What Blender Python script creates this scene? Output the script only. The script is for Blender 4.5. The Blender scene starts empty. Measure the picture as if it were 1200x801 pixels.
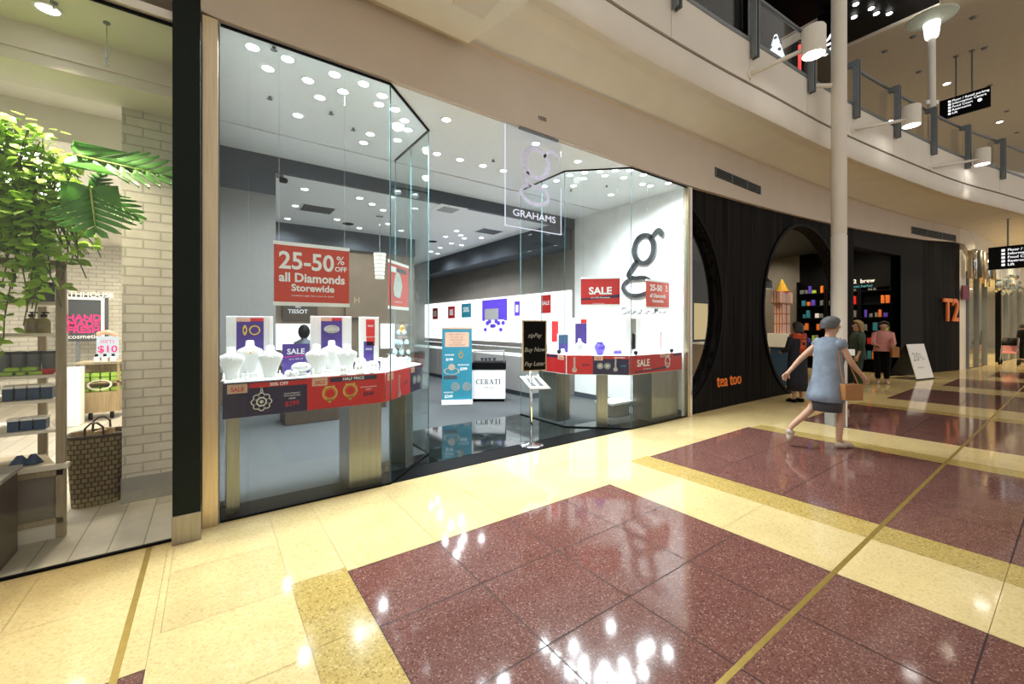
import bpy, bmesh, math, random
import numpy as np
from mathutils import Vector, Matrix
random.seed(7)
S = bpy.context.scene
COL = S.collection
PI = math.pi
# ---------------------------------------------------------------- camera calibration (1200x801, f = 488 px)
H = 1.55
YAW = math.radians(36.0)
SY, CY = math.sin(YAW), math.cos(YAW)
F, HX, HY = 488.0, 600.0, 382.0
def ray(x, y):
    u = (x - HX) / F
    return SY + CY * u, CY - SY * u, (HY - y) / F
def PY(x, y, Y):
    a, b, c = ray(x, y); t = Y / b
    return Vector((a * t, Y, H + c * t))
def PX(x, y, X):
    a, b, c = ray(x, y); t = X / a
    return Vector((X, b * t, H + c * t))
def PZ(x, y, z):
    a, b, c = ray(x, y); t = (z - H) / c
    return Vector((a * t, b * t, z))

cd = bpy.data.cameras.new('camera'); cam = bpy.data.objects.new('camera', cd); COL.objects.link(cam)
cam.location = (0, 0, H); cam.rotation_euler = (PI / 2, 0, -YAW)
cd.sensor_width = 36; cd.sensor_fit = 'HORIZONTAL'; cd.lens = F / 1200 * 36
cd.shift_y = -18.5 / 1200; cd.clip_start = 0.05; cd.clip_end = 200
S.camera = cam

# ---------------------------------------------------------------- materials
def new_mat(name):
    m = bpy.data.materials.new(name); m.use_nodes = True
    nt = m.node_tree; nt.nodes.clear()
    out = nt.nodes.new('ShaderNodeOutputMaterial')
    return m, nt, out
def N(nt, t, **k):
    n = nt.nodes.new('ShaderNode' + t)
    for a, b in k.items():
        if a in n.inputs: n.inputs[a].default_value = b
        else: setattr(n, a, b)
    return n
def c4(c): return (c[0], c[1], c[2], 1)
def pbr(name, col, rough=.5, metal=0, var=.08, scale=25, bump=0, bscale=None, coat=0, spec=.5, stretch=None, island=0, emit=0, trans=0):
    m, nt, out = new_mat(name); L = nt.links
    p = N(nt, 'BsdfPrincipled'); L.new(p.outputs[0], out.inputs[0])
    p.inputs['Roughness'].default_value = rough; p.inputs['Metallic'].default_value = metal
    p.inputs['Specular IOR Level'].default_value = spec
    if coat: p.inputs['Coat Weight'].default_value = coat; p.inputs['Coat Roughness'].default_value = .05
    tc = N(nt, 'TexCoord'); src = tc.outputs['Object']
    if stretch:
        mp = N(nt, 'Mapping'); mp.inputs['Scale'].default_value = stretch; L.new(src, mp.inputs[0]); src = mp.outputs[0]
    nz = N(nt, 'TexNoise'); nz.inputs['Scale'].default_value = scale; nz.inputs['Detail'].default_value = 3
    L.new(src, nz.inputs['Vector'])
    mr = N(nt, 'MapRange'); L.new(nz.outputs[0], mr.inputs[0])
    mr.inputs[1].default_value = .3; mr.inputs[2].default_value = .7
    mr.inputs[3].default_value = 1 - var; mr.inputs[4].default_value = 1 + var
    val = mr.outputs[0]
    if island:
        g = N(nt, 'NewGeometry'); mi = N(nt, 'MapRange'); L.new(g.outputs['Random Per Island'], mi.inputs[0])
        mi.inputs[3].default_value = 1 - island; mi.inputs[4].default_value = 1 + island
        mm = N(nt, 'Math', operation='MULTIPLY'); L.new(val, mm.inputs[0]); L.new(mi.outputs[0], mm.inputs[1]); val = mm.outputs[0]
    mx = N(nt, 'VectorMath', operation='SCALE'); mx.inputs[0].default_value = col[:3]; L.new(val, mx.inputs['Scale'])
    L.new(mx.outputs[0], p.inputs['Base Color'])
    if bump:
        b = N(nt, 'Bump'); b.inputs['Strength'].default_value = bump; b.inputs['Distance'].default_value = .01
        if bscale:
            n2 = N(nt, 'TexNoise'); n2.inputs['Scale'].default_value = bscale; L.new(src, n2.inputs['Vector']); L.new(n2.outputs[0], b.inputs['Height'])
        else: L.new(nz.outputs[0], b.inputs['Height'])
        L.new(b.outputs[0], p.inputs['Normal'])
    if trans:
        t = N(nt, 'BsdfTranslucent'); L.new(mx.outputs[0], t.inputs[0])
        ms = N(nt, 'MixShader'); ms.inputs[0].default_value = trans
        L.new(p.outputs[0], ms.inputs[1]); L.new(t.outputs[0], ms.inputs[2]); L.new(ms.outputs[0], out.inputs[0])
    return m
def emi(name, col, s):
    m, nt, out = new_mat(name)
    e = N(nt, 'Emission'); e.inputs[0].default_value = c4(col); e.inputs[1].default_value = s
    nt.links.new(e.outputs[0], out.inputs[0]); return m
def glass(name, tint, refl=.045, top=.8):
    m, nt, out = new_mat(name); L = nt.links
    lw = N(nt, 'LayerWeight'); lw.inputs[0].default_value = .5
    pw = N(nt, 'Math', operation='POWER'); pw.inputs[1].default_value = 5; L.new(lw.outputs['Facing'], pw.inputs[0])
    mr = N(nt, 'MapRange'); L.new(pw.outputs[0], mr.inputs[0]); mr.inputs[3].default_value = refl; mr.inputs[4].default_value = top
    t = N(nt, 'BsdfTransparent'); t.inputs[0].default_value = c4(tint)
    g = N(nt, 'BsdfGlossy'); g.inputs['Roughness'].default_value = 0.0
    ms = N(nt, 'MixShader'); L.new(mr.outputs[0], ms.inputs[0]); L.new(t.outputs[0], ms.inputs[1]); L.new(g.outputs[0], ms.inputs[2])
    L.new(ms.outputs[0], out.inputs[0]); return m
def brick_mat(name, col, mortar, bw, bh, msize, rough=.6, bump=.6, axis='XZ', var=.06):
    m, nt, out = new_mat(name); L = nt.links
    p = N(nt, 'BsdfPrincipled'); L.new(p.outputs[0], out.inputs[0]); p.inputs['Roughness'].default_value = rough
    g = N(nt, 'NewGeometry'); sp = N(nt, 'SeparateXYZ'); L.new(g.outputs['Position'], sp.inputs[0])
    cb = N(nt, 'CombineXYZ'); L.new(sp.outputs[axis[0]], cb.inputs[0]); L.new(sp.outputs[axis[1]], cb.inputs[1])
    b = N(nt, 'TexBrick'); b.offset = .5
    b.inputs['Color1'].default_value = c4([c * (1 - var) for c in col]); b.inputs['Color2'].default_value = c4([c * (1 + var) for c in col])
    b.inputs['Mortar'].default_value = c4(mortar); b.inputs['Scale'].default_value = 1
    b.inputs['Mortar Size'].default_value = msize; b.inputs['Brick Width'].default_value = bw; b.inputs['Row Height'].default_value = bh
    L.new(cb.outputs[0], b.inputs[0])
    nz = N(nt, 'TexNoise'); nz.inputs['Scale'].default_value = 9; L.new(g.outputs['Position'], nz.inputs[0])
    mx = N(nt, 'Mix', data_type='RGBA', blend_type='MULTIPLY'); mx.inputs[0].default_value = .25
    L.new(b.outputs[0], mx.inputs[6]); L.new(nz.outputs[0], mx.inputs[7]); L.new(mx.outputs[2], p.inputs['Base Color'])
    bp = N(nt, 'Bump', invert=True); bp.inputs['Strength'].default_value = bump; bp.inputs['Distance'].default_value = .012
    L.new(b.outputs['Fac'], bp.inputs['Height']); L.new(bp.outputs[0], p.inputs['Normal']); return m
def terrazzo(name, base, speck, dark, rough=.1, scale=140, amt=.5, island=.05):
    m, nt, out = new_mat(name); L = nt.links
    p = N(nt, 'BsdfPrincipled'); L.new(p.outputs[0], out.inputs[0]); p.inputs['Roughness'].default_value = rough
    p.inputs['Specular IOR Level'].default_value = .5
    g = N(nt, 'NewGeometry')
    v = N(nt, 'TexVoronoi'); v.inputs['Scale'].default_value = scale; L.new(g.outputs['Position'], v.inputs[0])
    sep = N(nt, 'SeparateColor'); L.new(v.outputs['Color'], sep.inputs[0])
    r = N(nt, 'ValToRGB'); L.new(sep.outputs[0], r.inputs[0])
    e = r.color_ramp.elements
    e[0].position = 0; e[0].color = c4(dark); e[1].position = 1; e[1].color = c4(speck)
    a = e.new(.25); a.color = c4(base); a = e.new(1 - .3 * amt); a.color = c4([x * 1.08 for x in base])
    nz = N(nt, 'TexNoise'); nz.inputs['Scale'].default_value = 3; nz.inputs['Detail'].default_value = 5; L.new(g.outputs['Position'], nz.inputs[0])
    mr = N(nt, 'MapRange'); L.new(nz.outputs[0], mr.inputs[0]); mr.inputs[3].default_value = .86; mr.inputs[4].default_value = 1.14
    mi = N(nt, 'MapRange'); L.new(g.outputs['Random Per Island'], mi.inputs[0]); mi.inputs[3].default_value = 1 - island; mi.inputs[4].default_value = 1 + island
    mm = N(nt, 'Math', operation='MULTIPLY'); L.new(mr.outputs[0], mm.inputs[0]); L.new(mi.outputs[0], mm.inputs[1])
    mx = N(nt, 'VectorMath', operation='SCALE'); L.new(r.outputs[0], mx.inputs[0]); L.new(mm.outputs[0], mx.inputs['Scale'])
    L.new(mx.outputs[0], p.inputs['Base Color'])
    n2 = N(nt, 'TexNoise'); n2.inputs['Scale'].default_value = 2.2; L.new(g.outputs['Position'], n2.inputs[0])
    b = N(nt, 'Bump'); b.inputs['Strength'].default_value = .02; b.inputs['Distance'].default_value = .015
    L.new(n2.outputs[0], b.inputs['Height']); L.new(b.outputs[0], p.inputs['Normal']); return m

M = {}
def srgb(r, g, b):
    f = lambda c: (c / 255 / 12.92) if c / 255 <= .04045 else ((c / 255 + .055) / 1.055) ** 2.4
    return (f(r), f(g), f(b))
M['cream'] = terrazzo('cream_stone', (.65, .50, .24), (.69, .56, .31), (.57, .42, .19), rough=.07, scale=90, amt=.3)
M['yellow'] = terrazzo('yellow_stone', (.46, .33, .10), (.62, .47, .20), (.26, .17, .05), rough=.12, scale=110)
M['maroon'] = terrazzo('maroon_granite', (.160, .068, .055), (.33, .20, .17), (.075, .028, .024), rough=.075, scale=150, amt=.5)
M['darkgrout'] = pbr('dark_grout', (.035, .014, .012), .7)
M['grout'] = pbr('grout', (.40, .30, .14), .7)
M['brass'] = pbr('brass_strip', (.42, .29, .07), .35, .6)
M['blackmarble'] = terrazzo('black_marble', (.012, .017, .017), (.05, .06, .06), (.005, .006, .006), rough=.06, scale=14, amt=.4, island=.35)
M['carpet'] = pbr('grey_carpet', (.062, .068, .072), .95, var=.35, scale=260, bump=.5)
M['mallwhite'] = pbr('warm_white_paint', (.73, .68, .60), .6, var=.03, scale=2)
M['fascia'] = pbr('beige_paint', (.60, .52, .44), .6, var=.03, scale=2)
M['soffit'] = pbr('cream_paint', (.80, .77, .69), .65, var=.03, scale=2)
M['white'] = pbr('white_paint', (.86, .89, .90), .5, var=.02)
M['marblewhite'] = pbr('white_marble', (.80, .80, .78), .25, var=.07, scale=3)
M['charcoal'] = pbr('charcoal_panel', (.045, .055, .07), .5)
M['greypanel'] = pbr('grey_wall_panel', (.30, .30, .29), .45, var=.05)
M['taupe'] = pbr('taupe_wall', (.20, .18, .155), .45, var=.06, scale=4)
M['brown'] = pbr('bronze_wall', (.16, .115, .075), .4, var=.1, scale=4)
M['black'] = pbr('black_satin', (.004, .004, .0045), .5, spec=.06)
M['green'] = pbr('dark_green_paint', (.004, .009, .007), .5, spec=.2)
M['steel'] = pbr('brushed_steel', (.33, .31, .27), .3, .9, var=.1, scale=60, stretch=(1, 1, .05))
M['warmsteel'] = pbr('champagne_steel', (.62, .50, .33), .28, .9, var=.08, scale=60, stretch=(1, 1, .05))
M['chrome'] = pbr('chrome', (.75, .76, .78), .1, 1)
M['gunmetal'] = pbr('grey_painted_steel', (.17, .19, .205), .45, .3)
M['glass'] = glass('clear_glass', (.955, .985, .978), .022)
M['glassT'] = glass('shop_glass', (.985, .99, .98), .025)
M['edge'] = pbr('glass_edge', (.10, .20, .21), .25)
M['acrylic'] = glass('acrylic', (.96, .965, .985), .05)
M['etched'] = pbr('etched_acrylic', (.86, .86, .97), .5, trans=.4)
M['timber'] = pbr('charred_timber', (.0095, .0088, .0092), .65, var=.85, scale=3, bump=1, stretch=(5, 5, .12), spec=.05)
M['upceil'] = pbr('brown_beige_ceiling', (.50, .44, .34), .7)
M['wood'] = pbr('oak', (.36, .26, .14), .5, var=.2, scale=6, stretch=(8, 8, .6))
M['greywood'] = pbr('weathered_frame', (.33, .27, .18), .55, var=.15, scale=8, stretch=(8, 8, .6))
M['darkwood'] = pbr('dark_wood', (.05, .035, .022), .5, var=.2)
M['planks'] = brick_mat('grey_plank_floor', (.46, .42, .36), (.20, .17, .13), 1.9, .19, .004, .45, .15, 'YX', .14)
M['brick'] = brick_mat('painted_brick', (.70, .67, .60), (.50, .47, .41), .24, .083, .007, .6, .9, 'XZ', .03)
M['red'] = pbr('sale_red', (.52, .012, .013), .45, var=.03)
M['orange_red'] = pbr('sale_orange_red', (.58, .042, .016), .45, var=.04)
M['navy'] = pbr('navy_print', (.017, .008, .048), .45, var=.05)
M['purple'] = pbr('purple_print', (.05, .021, .20), .4, var=.12, scale=8)
M['violet'] = pbr('violet_gloss', (.11, .06, .55), .3)
M['teal'] = pbr('teal_print', (.022, .20, .28), .5)
M['peach'] = pbr('peach_print', (.62, .38, .27), .55)
M['paper'] = pbr('white_print', (.85, .85, .85), .5, var=.01)
M['satin'] = pbr('white_satin', (.86, .86, .85), .4, var=.02)
M['gold'] = pbr('gold', (.85, .58, .14), .25, .9)
M['silver'] = pbr('silver', (.78, .76, .72), .25, .85)
M['pink'] = pbr('hot_pink_print', (.75, .02, .22), .5)
M['midgrey'] = pbr('mid_grey_panel', (.15, .15, .143), .4, var=.04)
M['leaf'] = pbr('leaf', (.32, .54, .055), .45, var=.3, scale=5, island=.45, trans=.45)
M['monstera'] = pbr('monstera_leaf', (.13, .43, .06), .35, var=.25, scale=6, trans=.3)
M['rib'] = pbr('leaf_rib', (.42, .55, .10), .5)
M['stem'] = pbr('stem', (.10, .13, .04), .6)
M['basket'] = brick_mat('woven_basket', (.27, .22, .11), (.07, .05, .025), .042, .042, .005, .8, .8, 'XZ', .2)
M['blue'] = pbr('blue_carton', (.02, .06, .13), .5)
M['lime'] = pbr('lime', (.32, .52, .06), .5)
M['orange'] = pbr('orange_paint', (.80, .19, .025), .45)
M['chalk'] = pbr('chalk', (.34, .33, .31), .9)
M['skin'] = pbr('skin', (.52, .30, .20), .55, var=.05)
M['lamp'] = emi('lamp_lens', (1, .97, .92), 14)
M['lampc'] = emi('cool_lamp_lens', (.93, .98, 1), 13)
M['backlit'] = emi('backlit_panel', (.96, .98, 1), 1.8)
M['signtext'] = emi('lit_lettering', (1, 1, 1), 1.3)

# ---------------------------------------------------------------- mesh builder
class Fr:                                   # a local frame: a along r, b along u, c along the outward normal r x u
    def __init__(s, o, r, u=(0, 0, 1)):
        s.o = Vector(o); s.r = Vector(r).normalized(); s.u = Vector(u).normalized(); s.n = s.r.cross(s.u)
    def __call__(s, a, b, c=0): return s.o + s.r * a + s.u * b + s.n * c
def front(x, y, z): return Fr((x, y, z), (1, 0, 0))      # faces -Y
WORLD = Fr((0, 0, 0), (1, 0, 0), (0, 1, 0))
_txt = {}
class MB:
    def __init__(s): s.v = []; s.f = []; s.m = []
    def add(s, vs, fs, mi=0):
        k = len(s.v); s.v += [Vector(p) for p in vs]
        for f in fs: s.f.append([k + i for i in f]); s.m.append(mi)
        return s
    def fbox(s, fr, a0, b0, c0, a1, b1, c1, mi=0):
        P = [fr(a, b, c) for c in (c0, c1) for b in (b0, b1) for a in (a0, a1)]
        return s.add(P, [(0, 2, 3, 1), (4, 5, 7, 6), (0, 1, 5, 4), (2, 6, 7, 3), (0, 4, 6, 2), (1, 3, 7, 5)], mi)
    def box(s, x0, y0, z0, x1, y1, z1, mi=0): return s.fbox(WORLD, x0, y0, z0, x1, y1, z1, mi)
    def quad(s, a, b, c, d, mi=0): return s.add([a, b, c, d], [(0, 1, 2, 3)], mi)
    def prism(s, fr, pts, c0, c1, mi=0):
        n = len(pts); P = [fr(a, b, c0) for a, b in pts] + [fr(a, b, c1) for a, b in pts]
        fs = [tuple(range(n - 1, -1, -1)), tuple(range(n, 2 * n))] + [(i, (i + 1) % n, n + (i + 1) % n, n + i) for i in range(n)]
        return s.add(P, fs, mi)
    def ring2(s, fr, ca, cb, ro, ri, c0, c1, n=24, mi=0, sx=1, sy=1):   # flat ring in the frame's plane
        P = []
        for i in range(n):
            t = 2 * PI * i / n
            for r, c in ((ro, c0), (ro, c1), (ri, c1), (ri, c0)): P.append(fr(ca + r * sx * math.cos(t), cb + r * sy * math.sin(t), c))
        fs = []
        for i in range(n):
            j = (i + 1) % n
            for k in range(4): fs.append((4 * i + k, 4 * j + k, 4 * j + (k + 1) % 4, 4 * i + (k + 1) % 4))
        return s.add(P, fs, mi)
    def disc2(s, fr, ca, cb, ra, rb, c0, c1, n=20, mi=0):
        return s.prism(fr, [(ca + ra * math.cos(2 * PI * i / n), cb + rb * math.sin(2 * PI * i / n)) for i in range(n)], c0, c1, mi)
    def loft(s, rings, mi=0, caps=True, closed=True):
        k = len(rings[0]); P = [p for r in rings for p in r]; fs = []
        for i in range(len(rings) - 1):
            for j in range(k if closed else k - 1):
                q = (j + 1) % k; fs.append((i * k + j, i * k + q, (i + 1) * k + q, (i + 1) * k + j))
        if caps and closed: fs += [tuple(range(k - 1, -1, -1)), tuple(range((len(rings) - 1) * k, len(rings) * k))]
        return s.add(P, fs, mi)
    def tube(s, path, r, n=8, mi=0, caps=True):
        path = [Vector(p) for p in path]; R = r if hasattr(r, '__len__') else [r] * len(path)
        rings = []; ref = None
        for i, p in enumerate(path):
            d = (path[min(i + 1, len(path) - 1)] - path[max(i - 1, 0)]).normalized()
            if ref is None: ref = Vector((0, 0, 1)) if abs(d.z) < .9 else Vector((1, 0, 0))
            a = d.cross(ref).normalized(); ref = a.cross(d).normalized()
            rings.append([p + (a * math.cos(2 * PI * k / n) + ref * math.sin(2 * PI * k / n)) * R[i] for k in range(n)])
        return s.loft(rings, mi, caps)
    def cyl(s, p0, p1, r0, r1=None, n=20, mi=0): return s.tube([p0, p1], [r0, r0 if r1 is None else r1], n, mi)
    def lathe(s, c, prof, n=24, mi=0, sx=1, sy=1, caps=True):
        c = Vector(c)
        return s.loft([[c + Vector((r * sx * math.cos(2 * PI * k / n), r * sy * math.sin(2 * PI * k / n), z)) for k in range(n)] for r, z in prof], mi, caps)
    def ball(s, c, rx, ry, rz, n=14, m=8, mi=0):
        pr = [(math.sin(PI * (i + .02) / (m + .04)), -math.cos(PI * (i + .02) / (m + .04))) for i in range(m + 1)]
        c = Vector(c)
        return s.loft([[c + Vector((r * rx * math.cos(2 * PI * k / n), r * ry * math.sin(2 * PI * k / n), z * rz)) for k in range(n)] for r, z in pr], mi)
    def text(s, fr, t, a, b, size, c=.003, bold=0, align='CENTER', mi=0, depth=.001, sx=1, shear=0):
        key = (t, bold, align, shear)
        if key not in _txt:
            cu = bpy.data.curves.new('t', 'FONT'); cu.body = t; cu.align_x = align; cu.align_y = 'CENTER'; cu.size = 1; cu.offset = bold; cu.shear = shear
            cu.resolution_u = 3
            o = bpy.data.objects.new('t', cu); me = bpy.data.meshes.new_from_object(o)
            _txt[key] = ([v.co.copy() for v in me.vertices], [tuple(p.vertices) for p in me.polygons])
            bpy.data.objects.remove(o); bpy.data.curves.remove(cu); bpy.data.meshes.remove(me)
        vs, fs = _txt[key]
        return s.add([fr(a + v.x * size * sx, b + v.y * size, c) for v in vs], fs, mi)
    def build(s, name, mats, parent=None, loc=None, smooth=False, bevel=0, auto=None, sub=0):
        o = Vector(loc) if loc is not None else (origin(parent) if parent else Vector((0, 0, 0)))
        me = bpy.data.meshes.new(name)
        me.from_pydata([tuple(p - o) for p in s.v], [], s.f)
        mats = mats if isinstance(mats, (list, tuple)) else [mats]
        for q in mats: me.materials.append(M[q] if isinstance(q, str) else q)
        me.polygons.foreach_set('material_index', s.m)
        if smooth or auto: me.polygons.foreach_set('use_smooth', [True] * len(me.polygons))
        me.update(); bm = bmesh.new(); bm.from_mesh(me); bmesh.ops.recalc_face_normals(bm, faces=bm.faces); bm.to_mesh(me); bm.free()
        if auto: me.set_sharp_from_angle(angle=math.radians(auto))
        ob = bpy.data.objects.new(name, me); COL.objects.link(ob)
        if parent: ob.parent = parent
        else: ob.location = o
        if bevel:
            b = ob.modifiers.new('b', 'BEVEL'); b.width = bevel; b.segments = 2; b.limit_method = 'ANGLE'; b.angle_limit = .7
        if sub:
            b = ob.modifiers.new('s', 'SUBSURF'); b.levels = b.render_levels = sub
        return ob
def origin(o):
    p = Vector((0, 0, 0))
    while o: p += o.location; o = o.parent
    return p
def tag(o, label, cat, group=None, kind=None):
    o['label'] = label; o['category'] = cat
    if group: o['group'] = group
    if kind: o['kind'] = kind
    return o
def thing(name, label, cat, loc=(0, 0, 0), group=None):
    o = bpy.data.objects.new(name, None); o.empty_display_size = .1; COL.objects.link(o); o.location = loc
    return tag(o, label, cat, group)
def struct(o): o['kind'] = 'structure'; return o
def sbox(name, mat, *a, **k): return struct(MB().box(*a).build(name, mat, **k))
def copy_tree(o, loc=None, label=None, parent=None):
    c = o.copy(); COL.objects.link(c)
    if parent: c.parent = parent
    if loc is not None: c.location = loc
    if label: c['label'] = label
    for ch in list(o.children): copy_tree(ch, None, None, c)
    return c
def spot(name, loc, power, size=120, blend=1, col=(1, 1, 1), r=.05, aim=None, parent=None):
    l = bpy.data.lights.new(name, 'SPOT'); l.energy = power; l.spot_size = math.radians(size); l.spot_blend = blend; l.color = col; l.shadow_soft_size = r
    o = bpy.data.objects.new(name, l); COL.objects.link(o)
    d = Vector(aim) - Vector(loc) if aim is not None else Vector((0, 0, -1))
    o.rotation_euler = d.to_track_quat('-Z', 'Y').to_euler()
    o.location = Vector(loc) - (origin(parent) if parent else Vector((0, 0, 0)))
    if parent: o.parent = parent
    return o
def spline(pts, n=8):
    out = []; P = [Vector(p) for p in pts]
    for i in range(len(P) - 1):
        p0, p1, p2, p3 = P[max(i - 1, 0)], P[i], P[i + 1], P[min(i + 2, len(P) - 1)]
        for k in range(n):
            t = k / n
            out.append(.5 * ((2 * p1) + (p2 - p0) * t + (2 * p0 - 5 * p1 + 4 * p2 - p3) * t * t + (3 * p1 - p0 - 3 * p2 + p3) * t ** 3))
    return out + [P[-1]]
# ================================================================= curves that the mall follows
_sx = [p.x for p in spline([(-8, 4.05, 0), (6.66, 4.05, 0), (9, 4.05, 0), (11, 4.0, 0), (13, 3.87, 0), (15, 3.68, 0), (17, 3.43, 0), (19.1, 3.1, 0), (21.1, 2.68, 0), (24, 2.35, 0), (33, 1.9, 0), (46, 1.4, 0)])]
_sy = [p.y for p in spline([(-8, 4.05, 0), (6.66, 4.05, 0), (9, 4.05, 0), (11, 4.0, 0), (13, 3.87, 0), (15, 3.68, 0), (17, 3.43, 0), (19.1, 3.1, 0), (21.1, 2.68, 0), (24, 2.35, 0), (33, 1.9, 0), (46, 1.4, 0)])]
def wy(X): return float(np.interp(X, _sx, _sy))
_bp = spline([(-8, 3.30, 0), (-1, 3.32, 0), (2.9, 3.34, 0), (4.3, 3.33, 0), (6, 3.24, 0), (7.55, 3.11, 0), (10.2, 2.88, 0), (13.6, 2.42, 0), (16.3, 1.98, 0), (18.8, 1.42, 0), (22, .75, 0), (27, -.3, 0), (36, -2.4, 0)])
def by(X): return float(np.interp(X, [p.x for p in _bp], [p.y for p in _bp]))
def zb(X): return float(np.interp(X, [-8, 6.7, 10.85, 19, 21.1], [3.94, 3.94, 4.10, 4.36, 4.46]))
def zc(X): return float(np.interp(X, [-8, 2.4, 5.1, 10, 12], [4.63, 4.63, 4.76, 4.96, 4.98]))
D = 4.014; CZ = 3.937; IZ = 3.735
def xr(a, b, st): n = max(1, int(round((b - a) / st))); return [a + (b - a) * i / n for i in range(n + 1)]

# ================================================================= mall floor: stone tiles with bands
fl = MB(); T = .6192; g = .0016
fl.box(-9, -9, -.06, 46, 4.05, -.003, 3); fl.box(6.7, 4.05, -.06, 46, 9.6, -.003, 3)
def tiles(x0, x1, y0, y1, mi, nx=None, ny=None):
    if mi == 2: fl.quad((x0, y0, -.0015), (x1, y0, -.0015), (x1, y1, -.0015), (x0, y1, -.0015), 4)
    nx = nx or max(1, round((x1 - x0) / T)); ny = ny or max(1, round((y1 - y0) / T))
    for i in range(nx):
        g = .0042 if mi == 2 else .0014
        for j in range(ny):
            a0 = x0 + (x1 - x0) * i / nx + g; a1 = x0 + (x1 - x0) * (i + 1) / nx - g
            b0 = y0 + (y1 - y0) * j / ny + g; b1 = y0 + (y1 - y0) * (j + 1) / ny - g
            fl.quad((a0, b0, 0), (a1, b0, 0), (a1, b1, 0), (a0, b1, 0), mi)
YB = .93; Y0 = -8.7
#        x0     x1    top   material  (bands between the shopfront strip and the middle of the mall)
bands = [(-9, -8.2, 2.5, 0), (-8.2, -7.6, 2.5, 1), (-7.6, -5.1, 2.5, 2), (-5.1, -3.3, 2.5, 0), (-3.3, -2.71, 2.5, 1), (-2.71, -.235, 2.5, 2), (-.235, .394, 2.745, 0), (.394, .708, 2.80, 1), (.708, 3.18, 2.745, 2), (3.18, 3.90, 3.06, 0), (3.90, 4.24, 3.08, 1),
         (4.24, 6.71, 3.05, 2), (6.71, 7.02, 3.0, 1), (7.02, 7.87, 2.9, 0), (7.87, 10.39, 2.76, 2), (10.39, 10.75, 2.7, 1), (10.75, 11.8, 2.6, 0), (11.8, 14.3, 2.52, 2), (14.3, 15.5, 2.4, 0),
         (15.5, 18.0, 2.2, 2), (18.0, 19.4, 2.1, 0), (19.4, 22, 1.75, 2), (22, 23.4, 1.6, 0), (23.4, 26, 1.2, 2), (26, 46, 1.0, 0)]
for x0, x1, top, mi in bands:
    tiles(x0, x1, YB, top, mi, ny=3 if x0 < 20 else None)
    tiles(x0, x1, Y0, YB, mi, ny=15)
    edge = 3.87 if x1 <= 0 else 4.014
    if x0 >= 6.71: tiles(x0, x1, top, 9.5, 0)
    elif x0 < -.22 and x1 > .3: tiles(x0, -.2, top, 3.87, 0); tiles(-.2, x1, top, 4.014, 0)
    else: tiles(x0, x1, top, edge, 0)
struct(fl.build('floor', ['cream', 'yellow', 'maroon', 'grout', 'darkgrout']))
sbox('trim_1', 'brass', -9, YB - .014, -.01, 46, YB + .014, .0012)
sbox('trim_2', 'brass', -.355, -8, -.01, -.325, 3.86, .0014)

# ================================================================= jewellery shop shell
xL, xR = .07, 6.60
fk = MB(); fk.box(-.02, 4.022, -.06, 6.68, 14.6, -.004, 0)
struct(fk.build('floor_shop', ['carpet']))
bm_ = MB(); bm_.box(.03, 4.016, -.03, 6.64, 4.36, 0, 1)
for i in range(7):
    for j in range(6):
        a0, b0 = 2.17 + i * 2.24 / 7, 4.366 + j * .248
        for k, w in ((0, 0),): bm_.box(a0 + .0015, b0 + .0015, -.03, a0 + .3185, b0 + .2465, .001, 0)
for x0 in np.arange(1.5, 2.16, .32): bm_.box(x0, 4.366, -.03, min(x0 + .318, 2.168), 4.72, .0005, 0)
for x0 in np.arange(4.412, 5.06, .32): bm_.box(x0, 4.366, -.03, min(x0 + .318, 5.08), 4.72, .0005, 0)
struct(bm_.build('floor_threshold', ['blackmarble', 'black']))
# ceilings
ce = MB(); ce.box(-.02, 4.02, CZ, 6.68, 5.88, CZ + .06); ce.box(-.02, 5.93, CZ, 6.68, 6.72, CZ + .06); ce.box(-.02, 5.86, CZ + .08, 6.68, 5.95, CZ + .1, 1)
struct(ce.build('ceiling_1', ['white', 'charcoal']))
sbox('ceiling_2', 'white', -.02, 6.78, IZ, 6.68, 14.6, IZ + .06)
sbox('wall_bulkhead', 'charcoal', -.02, 6.70, IZ - .01, 6.68, 6.78, CZ + .05)
sbox('wall_left_panel', 'midgrey', -.02, 6.70, .95, .755, 6.78, 3.39)
sbox('wall_left_frieze', 'charcoal', -.02, 6.695, 3.39, .755, 6.785, IZ)
sbox('wall_left', 'greypanel', -.10, 4.06, 0, -.02, 14.6, 4.0)
sbox('wall_right', 'marblewhite', 6.60, 4.06, 0, 6.68, 6.70, 4.0)
sbox('wall_right_rear', 'taupe', 6.60, 6.70, 0, 6.68, 14.6, 4.0)
sbox('wall_right_frieze', 'charcoal', 5.95, 6.79, 3.28, 6.60, 14.6, IZ - .002)
sbox('wall_back', 'taupe', -.02, 14.6, 0, 6.68, 14.7, 4.0)
sbox('baseboard_right', 'charcoal', 6.58, 4.1, 0, 6.60, 6.7, .10)
# partition with brand panel behind the left window
pt = MB(); pt.box(.0, 10.0, 0, 4.2, 10.12, 3.30, 0); pt.box(.0, 9.94, 3.30, 4.2, 10.12, IZ, 1)
struct(pt.build('wall_partition', ['brown', 'charcoal']))

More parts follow.
